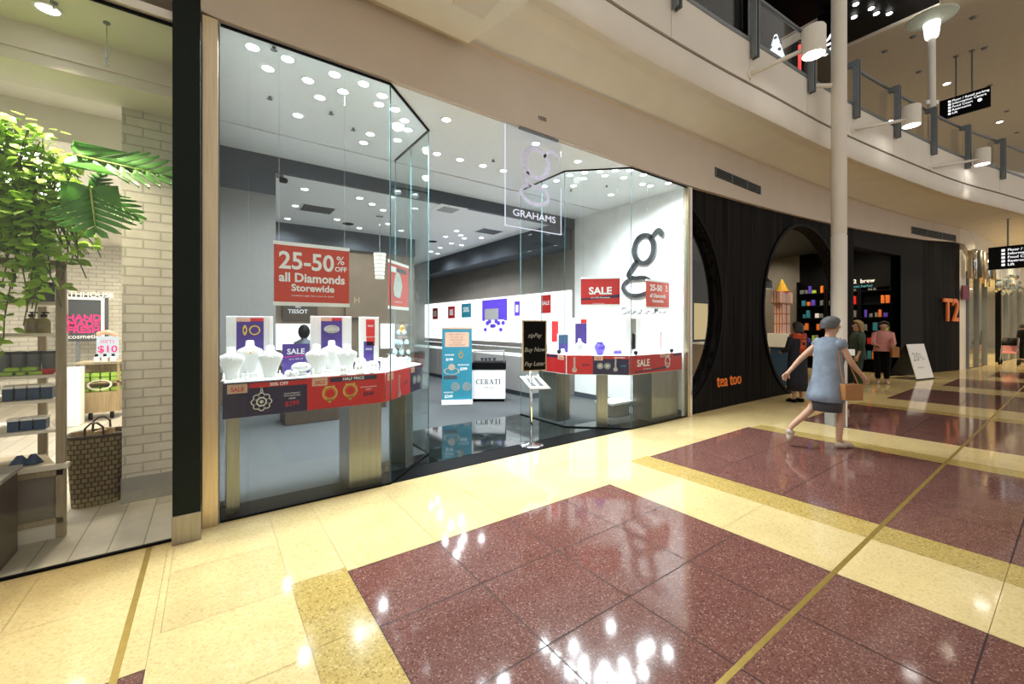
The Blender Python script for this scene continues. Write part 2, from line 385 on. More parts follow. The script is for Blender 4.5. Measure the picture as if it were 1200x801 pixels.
# ================================================================= shopfront glass of the jewellery shop
wn = [0]
def pane(p, q, z0=.012, z1=CZ - .012, th=.012, top=True, joint=None, mat='glass'):
    """one frameless pane between plan points p and q, with its black channels"""
    wn[0] += 1
    p, q = Vector((p[0], p[1], 0)), Vector((q[0], q[1], 0)); L = (q - p).length; fr = Fr(p, q - p)
    m = MB(); w = L - .004
    P = [fr(a, b, c) for c in (-th / 2, th / 2) for b in (z0, z1) for a in (.004, w)]
    m.add(P, [(0, 2, 3, 1), (4, 5, 7, 6)], 0); m.add(P, [(0, 1, 5, 4), (2, 6, 7, 3), (0, 4, 6, 2), (1, 3, 7, 5)], 1)
    o = struct(m.build('window_%d' % wn[0], [mat, 'edge'], loc=p))
    MB().fbox(fr, 0, 0, -.014, L, z0 + .004, .014).build('channel', 'black', o)
    if top: MB().fbox(fr, 0, z1 - .004, -.012, L, z1 + .012, .012).build('channel', 'black', o)
    return o
LB = [(.07, D), (1.437, D), (2.16, 4.70), (2.16, 5.83)]
RB = [(6.60, D), (5.13, D), (4.42, 4.70), (4.42, 5.83)]
pane(LB[0], (.255, D)); pane((.255, D), LB[1]); pane(LB[1], LB[2]); pane(LB[2], (2.16, 5.25)); pane((2.16, 5.25), LB[3])
pane(RB[1], RB[0]); pane(RB[2], RB[1]); pane((4.42, 5.25), RB[2]); pane(RB[3], (4.42, 5.25))
# pillars either side
t = thing('pillar', 'tall dark green square pillar with a steel kick plate between the two shopfronts', 'pillar', (-.13, 3.84, 0))
MB().box(-.212, 3.785, .205, -.052, 3.99, 3.94).build('shaft', 'green', t, bevel=.004)
MB().box(-.216, 3.78, 0, -.048, 3.995, .205).build('kick_plate', 'steel', t, bevel=.003)
struct(MB().box(-.046, 3.97, 0, .055, 4.06, CZ).build('trim_3', 'warmsteel', bevel=.003))
struct(MB().box(.056, 3.99, 0, .066, 4.05, CZ).build('trim_4', 'gunmetal'))
struct(MB().box(6.612, 3.985, 0, 6.66, 4.06, CZ).build('trim_5', 'warmsteel', bevel=.003))
struct(MB().box(6.662, 3.97, 0, 6.72, 4.06, CZ).build('trim_6', 'chrome', bevel=.003))

# ================================================================= fascia, soffit, balcony edge
m = MB(); Xs = xr(-8, 21.3, .35)
ring = []
for X in Xs:
    y = wy(X) - .075 if X > 0 else wy(X) - .19
    ring.append([Vector((X, y + .3, zb(X) + .012)), Vector((X, y, zb(X) + .012)), Vector((X, y, zc(X) - .05)), Vector((X, y - .015, zc(X) - .02)), Vector((X, y - .06, zc(X))), Vector((X, y + .3, zc(X) + .3))])
m.loft(ring)
struct(m.build('wall_fascia', 'fascia', auto=30))
m = MB(); ring = []
for X in xr(-8, 36, .4):
    y = wy(X); b = by(X); z1 = zc(X)
    ring.append([Vector((X, y + .3, z1 + .01)), Vector((X, y - .07, z1)), Vector((X, y - .2, z1 + .3 * (5.05 - z1))), Vector((X, (y + b) / 2, z1 + .75 * (5.05 - z1))), Vector((X, b + .12, 5.05)), Vector((X, b + .12, 5.2)), Vector((X, y + .3, 5.3))])
m.loft(ring)
struct(m.build('ceiling_soffit', 'soffit', auto=25))
m = MB(); m.prism(WORLD, [(-8, 3.86), (2.23, 3.86), (2.37, 3.16), (2.4, 2.9), (-8, 2.9)], 4.56, 4.75)
m.box(-8, 3.83, 4.60, 2.15, 3.9, 4.7, 1)
o = struct(m.build('ceiling_box', ['soffit', 'black']))
p = PZ(508, 1, 4.555); q = PZ(546, 12, 4.555)
t = tag(MB().fbox(Fr((2.0, 3.3, 4.561), (1, 0, 0), (0, -1, 0)), -.17, -.17, -.004, .17, .17, .006).build('access_hatch', 'mallwhite', loc=(2.0, 3.3, 4.56)), 'square access hatch in the soffit box above the shop', 'hatch')
# balcony: lower band, parapet panels
m = MB(); ring = []
for X in xr(-8, 36, .4):
    b = by(X); ring.append([Vector((X, b + .16, 5.04)), Vector((X, b + .13, 5.0)), Vector((X, b, 4.99)), Vector((X, b - .02, 5.02)), Vector((X, b - .03, 5.2)), Vector((X, b - .03, 5.375)), Vector((X, b + .16, 5.375))])
m.loft(ring); struct(m.build('trim_7', 'mallwhite', auto=40))
def bal_x(px):                                             # where the sight line of an image column meets the balcony face
    a, b, _ = ray(px, 0); lo, hi = .5, 40
    for _k in range(50):
        mid = (lo + hi) / 2
        if by(mid) - .1 - mid * b / a > 0: lo = mid
        else: hi = mid
    return lo
PX_ = [.4, 1.6, 2.8] + [bal_x(q) for q in (700, 791, 883, 950, 1003, 1051, 1094, 1134, 1175)] + [21.2, 24]      # balustrade post positions along the balcony
def bpt(X, off, z): 
    d = Vector((1, (by(X + .05) - by(X - .05)) / .1, 0)).normalized(); n = Vector((d.y, -d.x, 0)); return Vector((X, by(X), z)) + n * off
def bfr(X): return Fr((X, by(X), 0), (1, (by(X + .05) - by(X - .05)) / .1, 0))
pm = MB()
for X0, X1 in zip([-8] + PX_, PX_ + [36]):
    n = max(2, int((X1 - X0) / .35)); xs = xr(X0 + .006, X1 - .006, .35)
    pm.loft([[bpt(X, .045, 5.41), bpt(X, .045, 6.05), bpt(X, -.12, 6.05), bpt(X, -.12, 5.41)] for X in xs])
struct(pm.build('wall_parapet', 'mallwhite'))
pm = MB(); pm.loft([[bpt(X, .005, 5.36), bpt(X, .005, 6.05), bpt(X, -.12, 6.05), bpt(X, -.12, 5.36)] for X in xr(-8, 36, .4)])
struct(pm.build('wall_parapet_core', 'gunmetal'))
m = MB(); m.loft([[bpt(X, .055, 6.05), bpt(X, .055, 6.11), bpt(X, -.13, 6.11), bpt(X, -.13, 6.05)] for X in xr(-8, 36, .4)])
struct(m.build('trim_8', 'gunmetal'))
m = MB(); m.loft([[Vector((X, by(X) + .14, 5.5)), Vector((X, by(X) + .14, 5.85)), Vector((X, 10, 5.85)), Vector((X, 10, 5.5))] for X in xr(-8, 46, .5)])
struct(m.build('floor_upper', 'mallwhite'))
# glass balustrade: one thing per bay
names = ['over the pale soffit box', 'before the dark upper shop', 'beside the first arm lamp', 'behind the white column', 'just past the white column', 'next to the second arm lamp', 'under the tall mushroom lamp', 'below the hanging directory', 'beside the third arm lamp', 'past the third arm lamp']
vis = [X for X in PX_]
for i in range(3, len(PX_) - 1):
    X0, X1 = PX_[i], PX_[i + 1]
    t = thing('balustrade_bay', 'glass balustrade bay with steel handrail, ' + ['', '', '', 'the one nearest the soffit box', 'before the dark upper shop panes', 'crossed by the arm nearest the column', 'just beside the white column, short side', 'just past the white column', 'behind the lamp below the mushroom lamp', 'under the high hanging directory', 'behind the lamp farthest along', 'the last whole one at the frame edge', 'round the bend beyond the frame'][i], 'balustrade', bpt(X0, 0, 6.11), None)
    xs = xr(X0 + .1, X1 - .06, .3)
    gm = MB(); gm.loft([[bpt(X, -.03, 6.12), bpt(X, -.03, 6.9), bpt(X, -.042, 6.9), bpt(X, -.042, 6.12)] for X in xs]); gm.build('glass_panel', 'glassT', t)
    hm = MB(); hm.tube([bpt(X, -.035, 6.93) for X in xr(X0 + .05, X1 - .06, .3)], .032, 8); hm.build('handrail', 'greywood' if 0 else 'gunmetal', t, smooth=True)
    fr = bfr(X0 + .05); pb = MB()
    pb.fbox(fr, -.05, 5.78, .05, -.03, 6.95, .15); pb.fbox(fr, .03, 5.78, .05, .05, 6.95, .15); pb.fbox(fr, -.05, 5.82, .055, .05, 6.0, .08); pb.fbox(fr, -.05, 6.85, -.06, .05, 6.95, .06); pb.build('post', 'gunmetal', t, bevel=.004)
    bb = MB()
    for z in (5.83, 5.9, 5.98): MB().cyl(fr(0, z, .08), fr(0, z, .105), .022, n=8).build('bolt', 'steel', t)
# arm lamps on the balcony
def arm_lamp(Xr, zr, head, label):
    root = bpt(Xr, .045, zr); h = Vector(head)
    t = thing('arm_spotlight', label, 'spotlight', root, 'white drum spotlights on the balcony')
    d = (h - root).normalized(); n = bfr(Xr).n
    MB().cyl(root + n * -.01, root + n * .02, .07).build('wall_plate', 'mallwhite', t, smooth=False)
    MB().tube([root, h - d * .12], [.036, .03], 10).build('arm', 'mallwhite', t, smooth=True)
    a = MB(); a.lathe(h, [(.03, .27), (.145, .26), (.156, .24), (.156, -.15), (.145, -.15), (.145, .1), (.02, .1)], 28); a.build('drum', 'mallwhite', t, auto=40)
    MB().lathe(h, [(.005, -.118), (.135, -.118), (.144, -.13), (.142, -.14), (.005, -.14)], 24).build('lens', 'lamp', t)
    spot('bulb', h + Vector((0, 0, -.16)), 300, 62, .9, (1, .90, .74), .12, parent=t)
    return t
arm_lamp(PX_[5], 5.53, PY(953.5, 53, 2.42), 'white drum spotlight on an arm, the one closest to the white column')
arm_lamp(PX_[7], 5.55, PY(1068, 139, 2.15), 'white drum spotlight on an arm, below and beside the mushroom lamp')
arm_lamp(PX_[9], 5.47, PY(1151, 186, 1.6), 'white drum spotlight on an arm, under the high directory sign')
arm_lamp(PX_[2], 5.53, (3.1, 2.45, 5.8), 'white drum spotlight on an arm, over the maroon floor panel')
# white column
ct = thing('column', 'tall round white column standing in front of the balcony', 'column', (9.22, 2.62, 0))
MB().lathe((9.22, 2.62, 0), [(.121, 0), (.121, 3.18), (.113, 3.19), (.113, 3.21), (.117, 3.22), (.117, 10.4)], 32, caps=True).build('shaft', 'mallwhite', ct, auto=40)
MB().lathe((9.22, 2.62, 0), [(.15, 0), (.15, .06), (.125, .075), (.125, 0)], 32).build('base_ring', 'steel', ct, auto=40)
MB().tube([(9.1, 2.7, 5.9), (8.85, 2.95, 5.92)], .04, 8).build('bracket', 'mallwhite', ct)
MB().fbox(Fr((9.30, 2.55, 1.03), (.3, -.75, 0)), .0, 0, .06, .12, .11, .14).build('call_box', 'paper', ct, bevel=.005)

# ================================================================= upper level
sbox('ceiling_upper_dark', 'black', 3, 2.3, 10.25, 15.9, 10.2, 10.4)
sbox('ceiling_upper', 'upceil', 15.9, -7, 10.5, 60, 10.2, 10.7)
sbox('wall_upper_edge', 'mallwhite', 15.9, 2.3, 10.2, 16.0, 10.2, 10.5)
sbox('wall_upper_shop', 'charcoal', 0, 6.9, 5.85, 16, 7.0, 10.3)
sbox('wall_upper_end', 'fascia', 16, 6.9, 5.85, 60, 7.0, 10.6)
sbox('wall_upper_shop_return', 'charcoal', 15.9, 5.2, 5.85, 16.0, 7.0, 10.3)
# ================================================================= jewellery shop: lamps
_dl = {}
def downlight(p, power, label, group, r=.062, size=150, lens='lampc', col=(.90, .96, 1)):
    """recessed ceiling downlight: trim ring, glowing lens and the lamp behind it"""
    if r not in _dl:
        t = thing('recessed_downlight', label, 'downlight', p, group)
        MB().lathe(p, [(r * .8, .01), (r * .8, -.004), (r * 1.05, -.006), (r * 1.2, -.002), (r * 1.2, .006)], 20, caps=False).build('trim_ring', 'white', t, auto=40)
        MB().lathe(p, [(.001, -.003), (r * .82, -.003), (r * .82, .002), (.001, .002)], 20).build('lens', lens, t)
        _dl[r] = t
    else:
        t = copy_tree(_dl[r], p, label); t['group'] = group
    if power: spot('bulb', Vector(p) + Vector((0, 0, -.02)), power, size, .9, col, .06, parent=t)
    return t
for x, y in [(296, 55), (337, 69), (314, 80), (361, 94), (392, 87), (375, 114), (402, 107), (426, 98), (448, 112), (444, 122), (349, 135), (434, 157), (426, 167), (463, 128), (474, 141), (465, 146), (478, 152), (466, 164)]:
    downlight(PZ(x, y, CZ), 47, 'round recessed downlight in the white ceiling above the window with three white jewellery boards', 'downlights over the wide display window')
for x, y in [(523, 140), (512, 180), (539, 187), (566, 194), (590, 200), (677, 189), (628, 168)]:
    downlight(PZ(x, y, CZ), 12, 'round recessed downlight in the open entrance ceiling between the two glass bays', 'downlights over the entrance')
for x, y in [(668, 205), (685, 202), (703, 201), (721, 199.5), (738, 199.5), (709, 205.5), (731, 208), (684, 209), (652, 211.5), (638, 218), (672, 217.5), (716, 228), (754, 204.5), (753, 215.5), (762, 217.5), (783, 214.5)]:
    downlight(PZ(x, y, CZ), 47, 'round recessed downlight in the ceiling above the window with the wall letter g', 'downlights over the far display window')
for x, y in [(357, 221.5), (421.5, 232), (436, 239), (449, 246), (346, 241), (337, 256), (322, 267), (395, 257), (421, 267), (376, 275), (388, 279), (400, 282.5), (455, 262), (470, 270), (535, 270.5), (540, 275.5), (522, 277), (544, 279), (564, 278.5), (529, 285), (541, 287), (516, 290), (505, 294.5), (513, 297)]:
    downlight(PZ(x, y, IZ), 42, 'round recessed downlight in the lower white ceiling deep inside the jewellery shop', 'downlights deep inside the shop', r=.066)
for x, y in [(316, 113), (388, 131), (414, 150), (321, 55), (578, 187), (669, 222), (711, 217)]:
    p = PZ(x, y, CZ); t = MB().lathe(p, [(.001, -.03), (.028, -.028), (.012, -.02), (.012, 0), (.03, .002), (.001, .002)], 12).build('ceiling_sprinkler', 'gunmetal', loc=p)
    tag(t, 'tiny dark fire sprinkler head in the white shop ceiling', 'sprinkler', 'shop ceiling sprinklers')
def ceiling_vent(p, w, d, label, skew=0):
    t = thing('ceiling_vent', label, 'vent', p)
    m = MB(); m.box(p.x - w, p.y - d, p.z - .008, p.x + w, p.y - d + .03, p.z + .002); m.box(p.x - w, p.y + d - .03, p.z - .008, p.x + w, p.y + d, p.z + .002)
    m.box(p.x - w, p.y - d, p.z - .008, p.x - w + .03, p.y + d, p.z + .002); m.box(p.x + w - .03, p.y - d, p.z - .008, p.x + w, p.y + d, p.z + .002); m.build('frame', 'white', t)
    m = MB(); n = int(w / .035)
    for i in range(n): 
        x = p.x - w + .04 + (2 * w - .08) * i / (n - 1); m.fbox(Fr((x, p.y, p.z), (0, 1, 0), (.5, 0, 1)), -d + .03, -.005, -.003, d - .03, .03, .003)
    m.build('slat', 'greypanel', t)
    MB().box(p.x - w + .03, p.y - d + .03, p.z - .002, p.x + w - .03, p.y + d - .03, p.z + .001).build('backing', 'charcoal', t)
ceiling_vent(PZ(372, 245, IZ), .3, .28, 'slatted air vent in the inner ceiling, seen through the wide display window')
ceiling_vent(PZ(573, 271, IZ), .3, .25, 'slatted air vent in the inner ceiling above the entrance aisle')
p = PZ(525, 245, IZ); t = thing('ceiling_cassette', 'square white air cassette in the inner ceiling just past the dark bulkhead', 'air conditioner', p)
MB().box(p.x - .28, p.y - .28, IZ - .012, p.x + .28, p.y + .28, IZ + .004).build('panel', 'white', t, bevel=.006)
MB().box(p.x - .16, p.y - .16, IZ - .018, p.x + .16, p.y + .16, IZ - .01).build('grille', 'greypanel', t)
for x, y, lab in [(408, 262, 'flat black oval speaker in the inner ceiling behind the wide display window'), (507, 282.7, 'flat black oval speaker in the inner ceiling at the edge of the entrance glass')]:
    p = PZ(x, y, IZ); tag(MB().lathe(p, [(.001, -.012), (.1, -.012), (.115, -.004), (.115, .002), (.001, .002)], 20).build('ceiling_speaker', 'black', loc=p, auto=40), lab, 'speaker')
p = Vector((.83, 6.86, IZ)); t = thing('security_camera', 'small dark security camera under the inner ceiling at the top corner of the grey panel', 'camera', p)
MB().lathe(p, [(.001, 0), (.05, 0), (.05, -.03), (.001, -.03)], 16).build('mount', 'gunmetal', t, auto=40)
MB().tube([p + Vector((0, 0, -.03)), p + Vector((.01, -.03, -.08)), p + Vector((.05, -.12, -.1))], [.02, .035, .04], 10).build('body', 'black', t, smooth=True)
# crystal chandelier
p = PY(445, 297, 8.2); t = thing('chandelier', 'slim white crystal drop chandelier glowing behind the faceted glass corner', 'chandelier', (p.x, p.y, IZ))
MB().cyl((p.x, p.y, IZ), (p.x, p.y, p.z), .008, n=8).build('rod', 'chrome', t)
MB().lathe((p.x, p.y, IZ), [(.001, -.03), (.07, -.02), (.07, 0), (.001, 0)], 16).build('canopy', 'chrome', t, auto=40)
m = MB()
for k in range(7):
    z = p.z - .02 - k * .075; r = .105 - .005 * k
    for i in range(14):
        a = 2 * PI * (i + .5 * (k % 2)) / 14; c = Vector((p.x + r * math.cos(a), p.y + r * math.sin(a), z)); m.ball(c, .016, .016, .034, 6, 4)
m.build('crystal', emi('crystal_glow', (1, .98, .93), 1.4), t)
MB().lathe(p, [(.02, 0), (.085, 0), (.085, -.5), (.02, -.5)], 16).build('shade', emi('chandelier_core', (1, .95, .85), .8), t, auto=30)

# ================================================================= display counters in the windows
def counter(name, label, plan, legs, loc):
    t = thing(name, label, 'display counter', loc)
    MB().prism(WORLD, plan, 1.05, 1.095).build('top', 'satin', t, bevel=.004)
    n = len(plan) // 2; fm = MB()
    for i in range(n - 1):
        a, b = Vector((*plan[i], 0)), Vector((*plan[i + 1], 0)); fm.fbox(Fr(a, b - a), 0, .80, -.018, (b - a).length, 1.05, -.002)
    fm.build('front_board', 'white', t)
    for a, b, d in legs:
        a, b = Vector((*a, 0)), Vector((*b, 0)); MB().fbox(Fr(a, b - a), 0, 0, -d, (b - a).length, 1.05, 0).build('pedestal', 'steel', t, bevel=.003)
    return t
planL = [(.10, 4.09), (1.405, 4.09), (2.08, 4.745), (2.08, 5.2), (1.78, 5.2), (1.78, 5.02), (1.24, 4.55), (.10, 4.55)]
counter('display_counter', 'white jewellery display counter on brushed steel pedestals in the wide window', planL, [((.11, 4.13), (.205, 4.13), .38), ((1.08, 4.13), (1.39, 4.13), .38), ((1.80, 4.53), (1.95, 4.68), .2)], (.7, 4.3, 0))
planR = [(4.50, 5.55), (4.50, 4.745), (5.165, 4.09), (6.57, 4.09), (6.57, 4.55), (5.33, 4.55), (4.95, 4.95), (4.95, 5.55)]
counter('display_counter', 'white jewellery display counter on brushed steel pedestals in the far window', planR, [((4.56, 5.5), (4.56, 5.05), .3), ((4.86, 4.45), (4.98, 4.335), .2), ((5.80, 4.13), (6.54, 4.13), .38)], (5.6, 4.3, 0))
t = thing('low_plinth', 'low white topped display plinth on the carpet under the far window counter', 'plinth', (5.75, 4.85, 0))
MB().box(5.48, 4.66, .21, 6.02, 5.06, .25).build('top', 'satin', t, bevel=.004); MB().box(5.55, 4.71, 0, 5.97, 5.02, .21).build('base', 'greypanel', t)

# ---- printed fascia banners
def pendant(m, fr, a, b, s, mi):
    for k in range(8):
        q = 2 * PI * k / 8; m.ring2(fr, a + .72 * s * math.cos(q), b + .72 * s * math.sin(q), .34 * s, .22 * s, .0015, .004, 12, mi)
    m.ring2(fr, a, b, .5 * s, .38 * s, .0015, .005, 18, mi); m.disc2(fr, a, b, .24 * s, .24 * s, .0015, .006, 4, mi)
    m.prism(fr, [(a - .02, b + 2.0 * s), (a - .014, b + 2.0 * s), (a + .002, b + 1.3 * s), (a - .002, b + 1.3 * s)], .0015, .003, mi)
    m.prism(fr, [(a + .014, b + 2.0 * s), (a + .02, b + 2.0 * s), (a + .002, b + 1.3 * s), (a - .002, b + 1.3 * s)], .0015, .003, mi)
    m.ring2(fr, a, b + 1.2 * s, .16 * s, .08 * s, .0015, .004, 10, mi)
def hoop(m, fr, a, b, s, mi):
    m.ring2(fr, a, b, s, .78 * s, .0015, .004, 20, mi); m.ring2(fr, a, b - .02 * s, .7 * s, .62 * s, .002, .004, 20, mi)
    m.prism(fr, [(a - .45 * s, b - .85 * s), (a + .45 * s, b - .85 * s), (a, b - 1.35 * s)], .0015, .004, mi)
    m.disc2(fr, a - .55 * s, b + .95 * s, .12 * s, .12 * s, .0015, .005, 8, mi); m.disc2(fr, a + .55 * s, b + .95 * s, .12 * s, .12 * s, .0015, .005, 8, mi)
def stud(m, fr, a, b, s, mi):
    m.ring2(fr, a, b, s, .8 * s, .0015, .004, 16, mi); m.disc2(fr, a, b, .6 * s, .6 * s, .0015, .004, 12, mi)
def drop(m, fr, a, b, s, mi):
    for k in range(5): m.ring2(fr, a, b + s * (1.0 - .38 * k), .2 * s, .08 * s, .0015, .004, 10, mi)
    m.ring2(fr, a, b - 1.15 * s, .45 * s, .3 * s, .0015, .004, 16, mi); m.disc2(fr, a, b - 1.15 * s, .22 * s, .22 * s, .0015, .005, 12, mi)
def ringpic(m, fr, a, b, s, mi):
    m.ring2(fr, a, b, s, .72 * s, .0015, .004, 20, mi, .75, 1); m.ring2(fr, a + .1 * s, b + .3 * s, .9 * s, .7 * s, .0015, .003, 20, mi, .8, .8)
    for k in range(5): m.disc2(fr, a - .5 * s + .25 * k * s, b + .8 * s + .1 * s * k, .16 * s, .16 * s, .0015, .007, 6, mi)
Z0, Z1 = .80, 1.085
def banner(name, label, fr, w, base, z0=Z0, z1=Z1):
    t = thing(name, label, 'banner', fr(w / 2, z0, 0), 'printed banners along the counter fronts')
    MB().fbox(fr, 0, z0, 0, w, z1, .002).build('print_sheet', base, t); return t
def sticker(t, fr, a, b, w, h):
    m = MB(); m.fbox(fr, a, b, .002, a + w, b + h, .0035, 0); m.text(fr, 'SALE', a + w / 2, b + h * .4, h * .62, .004, .02, mi=1, sx=w / h / 2.0); m.build('sale_tag', ['peach', 'red'], t)
y = 4.078
f1 = front(.085, y, 0)
t = banner('counter_banner', 'navy counter banner with silver flower pendant and red fifty percent stripe', f1, .62, 'navy')
m = MB(); m.fbox(f1, .18, 1.035, .002, .62, 1.075, .0032); m.build('stripe', 'red', t)
m = MB(); m.text(f1, '50% OFF', .40, 1.055, .038, .004, .02); m.text(f1, 'SILVER PENDANT', .50, .965, .016); m.text(f1, 'WITH DIAMONDS', .50, .945, .016); m.text(f1, 'NOW', .50, .92, .02); m.build('lettering', 'paper', t)
m = MB(); m.text(f1, '$299', .50, .875, .056, .004, .02); m.build('price', 'red', t)
m = MB(); pendant(m, f1, .27, .915, .075, 0); m.build('pendant_picture', 'silver', t); sticker(t, f1, .03, 1.0, .14, .075)
f2 = front(.705, y, 0)
t = banner('counter_banner', 'red counter banner with two gold hoop earrings and half price stripe', f2, .70, 'red')
m = MB(); m.fbox(f2, .19, 1.035, .002, .62, 1.075, .0032); m.build('stripe', 'navy', t)
m = MB(); m.text(f2, 'HALF PRICE', .40, 1.055, .038, .004, .02); m.text(f2, 'DIAMOND EARRINGS', .54, .965, .016); m.text(f2, 'NOW', .54, .94, .02); m.build('lettering', 'paper', t)
m = MB(); m.text(f2, '$349', .54, .895, .05, .004, .02); m.build('price', 'navy', t)
m = MB(); hoop(m, f2, .19, .935, .068, 0); hoop(m, f2, .37, .945, .068, 0); m.build('earring_picture', ['gold'], t); sticker(t, f2, .04, 1.01, .13, .072)
f3 = Fr((1.415, 4.074, 0), (.675, .655, 0))
t = banner('counter_banner', 'red counter banner with a long silver pendant on the angled glass corner', f3, .58, 'red')
m = MB(); drop(m, f3, .30, .93, .085, 0); m.build('pendant_picture', 'silver', t); m = MB(); m.text(f3, '$199', .46, .93, .05, .004, .02); m.build('price', 'navy', t); sticker(t, f3, .03, 1.005, .13, .07)
f4 = Fr(f3(.58, 0, 0), f3.r)
t = banner('counter_banner', 'narrow navy counter banner with round earrings at the entrance side of the glass corner', f4, .36, 'navy')
m = MB(); stud(m, f4, .12, .93, .05, 0); stud(m, f4, .24, .93, .05, 0); m.build('earring_picture', 'silver', t); sticker(t, f4, .02, 1.02, .1, .06)
y = 4.074
g0 = Fr((4.501, 5.55, 0), (0, -1, 0)); zz = (.81, 1.10)
t = banner('counter_banner', 'red counter banner turned to the entrance, behind the chalkboard stand', g0, .79, 'red', *zz)
m = MB(); m.fbox(g0, .02, 1.05, .002, .6, 1.09, .003); m.build('stripe', 'navy', t); sticker(t, g0, .6, 1.02, .14, .07)
g1 = Fr((4.49, 4.735, 0), (.675, -.66, 0)); 
t = banner('counter_banner', 'red counter banner with a single silver drop pendant under the purple earring poster', g1, .40, 'red', *zz)
m = MB(); drop(m, g1, .12, .97, .085, 0); m.build('pendant_picture', 'silver', t); m = MB(); m.text(g1, '$199', .29, .95, .05, .004, .02); m.build('price', 'navy', t)
g2 = Fr(g1(.40, 0, 0), g1.r)
t = banner('counter_banner', 'navy counter banner with round earrings and pendant under the violet vase', g2, .535, 'navy', *zz)
m = MB(); m.fbox(g2, .14, 1.05, .002, .535, 1.09, .003); m.build('stripe', 'red', t)
m = MB(); stud(m, g2, .11, .94, .048, 0); stud(m, g2, .22, .94, .048, 0); drop(m, g2, .34, .97, .07, 0); m.build('jewellery_picture', 'silver', t)
m = MB(); m.text(g2, 'HALF PRICE', .40, 1.07, .03, .004, .02); m.build('lettering', 'paper', t); m = MB(); m.text(g2, '$149', .45, .94, .04, .004, .02); m.build('price', 'teal', t); sticker(t, g2, .02, 1.025, .13, .07)
g3 = front(5.165, y, 0)
t = banner('counter_banner', 'long red counter banner reading SALE with a white gold ring', g3, 1.40, 'red', *zz)
m = MB(); m.text(g3, 'SALE', .34, .97, .15, .004, .025); m.text(g3, 'UP TO 50% OFF', .44, .875, .03); m.build('lettering', 'paper', t)
m = MB(); m.prism(g3, [(.12, .83), (1.0, .86), (1.0, .885), (.12, .85)], .002, .003); m.fbox(g3, 1.15, 1.05, .002, 1.38, 1.09, .003); m.build('stripe', 'navy', t)
m = MB(); ringpic(m, g3, .98, .96, .1, 0); m.build('ring_picture', 'silver', t); sticker(t, g3, .78, 1.04, .16, .055)

# ================================================================= window displays
def poster(name, label, fr, w, h, base, cat='poster', group=None, loc=None, th=.012):
    t = thing(name, label, cat, fr(w / 2, 0, 0), group)
    MB().fbox(fr, 0, 0, -th, w, h, 0).build('sheet', base, t); return t
def board(px0, px1, ptop, Y, label, pw, ph, pb, pic, zc_=1.096):
    a, b = PY(px0, ptop, Y), PY(px1, ptop, Y); w = b.x - a.x; h = a.z - zc_
    fr = front(a.x, Y, zc_); t = thing('display_board', label, 'display board', fr(w / 2, 0, 0))
    m = MB(); m.fbox(fr, 0, 0, -.03, w, h, 0); m.build('panel', 'satin', t, bevel=.003)
    x0 = (w - pw) / 2; y0 = h - ph - .015
    m = MB(); m.fbox(fr, x0, y0, .001, x0 + pw, y0 + ph, .004, 0); m.fbox(fr, x0, y0 + ph - .035, .004, x0 + pw * .5, y0 + ph, .005, 1); m.fbox(fr, x0 + pw * .5, y0 + ph - .03, .004, x0 + pw, y0 + ph, .005, 2); m.build('poster_print', [pb, 'peach', 'red'], t)
    m = MB(); f2_ = Fr(fr(x0 + pw / 2, y0 + ph * .6, .004), fr.r)
    pic(m, f2_, pw); m.build('jewellery_picture', 'gold' if pic is pic_bangle else 'silver', t)
    m = MB()
    if x0 > .05:
        for q in (.03, x0 - .02, w - x0 + .02, w - .03): m.fbox(fr, q - .004, 0, 0, q + .004, h, .006)
        m.build('moulding', 'paper', t)
    return t
def pic_bangle(m, f, w): m.ring2(f, -.2 * w, .02, .03, .012, .001, .004, 16, 0, .6, 1.6); m.ring2(f, .16 * w, .02, .045, .033, .001, .004, 18)
def pic_bracelet(m, f, w): m.ring2(f, 0, .02, .075, .05, .001, .004, 20, 0, 1, .55); m.disc2(f, 0, .015, .05, .03, .001, .004, 14)
def pic_ring(m, f, w): m.ring2(f, 0, 0, .05, .036, .001, .004, 18); [m.disc2(f, -.04 + .02 * k, .045, .014, .014, .001, .006, 6) for k in range(5)]
board(265, 320, 370, 4.47, 'white display board with purple poster of gold bangles, beside the window edge', .21, .33, 'purple', pic_bangle)
board(364, 412, 370, 4.50, 'white display board with purple poster of a diamond bracelet, mid window', .2, .34, 'purple', pic_bracelet)
def bust(x, y, z, s, label, group='white necklace busts', chain='silver', rot=0):
    t = thing('necklace_bust', label, 'necklace bust', (x, y, z), group); m = MB(); R = []
    for zz_, hw, dp, dy in [(0, .055, .05, .02), (.02, .056, .05, .02), (.09, .068, .042, .012), (.165, .098, .036, .0), (.195, .104, .034, .0), (.215, .092, .034, .004), (.232, .055, .032, .008), (.245, .036, .03, .012), (.285, .033, .03, .018), (.295, .028, .026, .02), (.298, .012, .012, .02)]:
        ca, sa = math.cos(rot), math.sin(rot)
        ring = []
        for k in range(18):
            a = 2 * PI * k / 18; dx, dyy = hw * math.cos(a) * s, (dp * math.sin(a) * (1 if math.sin(a) > 0 else .75) + dy) * s
            ring.append(Vector((x + dx * ca - dyy * sa, y + dx * sa + dyy * ca, z + zz_ * s)))
        R.append(ring)
    m.loft(R); m.build('torso', 'satin', t, smooth=True)
    m = MB(); pts = []
    for k in range(15):
        q = -1.2 + 2.4 * k / 14; dx, dz = math.sin(q) * .045 * s, (.235 - (math.cos(q)) * .07 + .02) * s
        dyy = (-.032) * s; pts.append((x + dx * math.cos(rot) - dyy * math.sin(rot), y + dx * math.sin(rot) + dyy * math.cos(rot), z + dz))
    m.tube(pts, .0022, 5); m.ball(pts[7], .007, .005, .009, 6, 4); m.build('necklace', chain, t)
    return t
T1 = 1.096
def at(px, Y): return PY(px, 430, Y).x
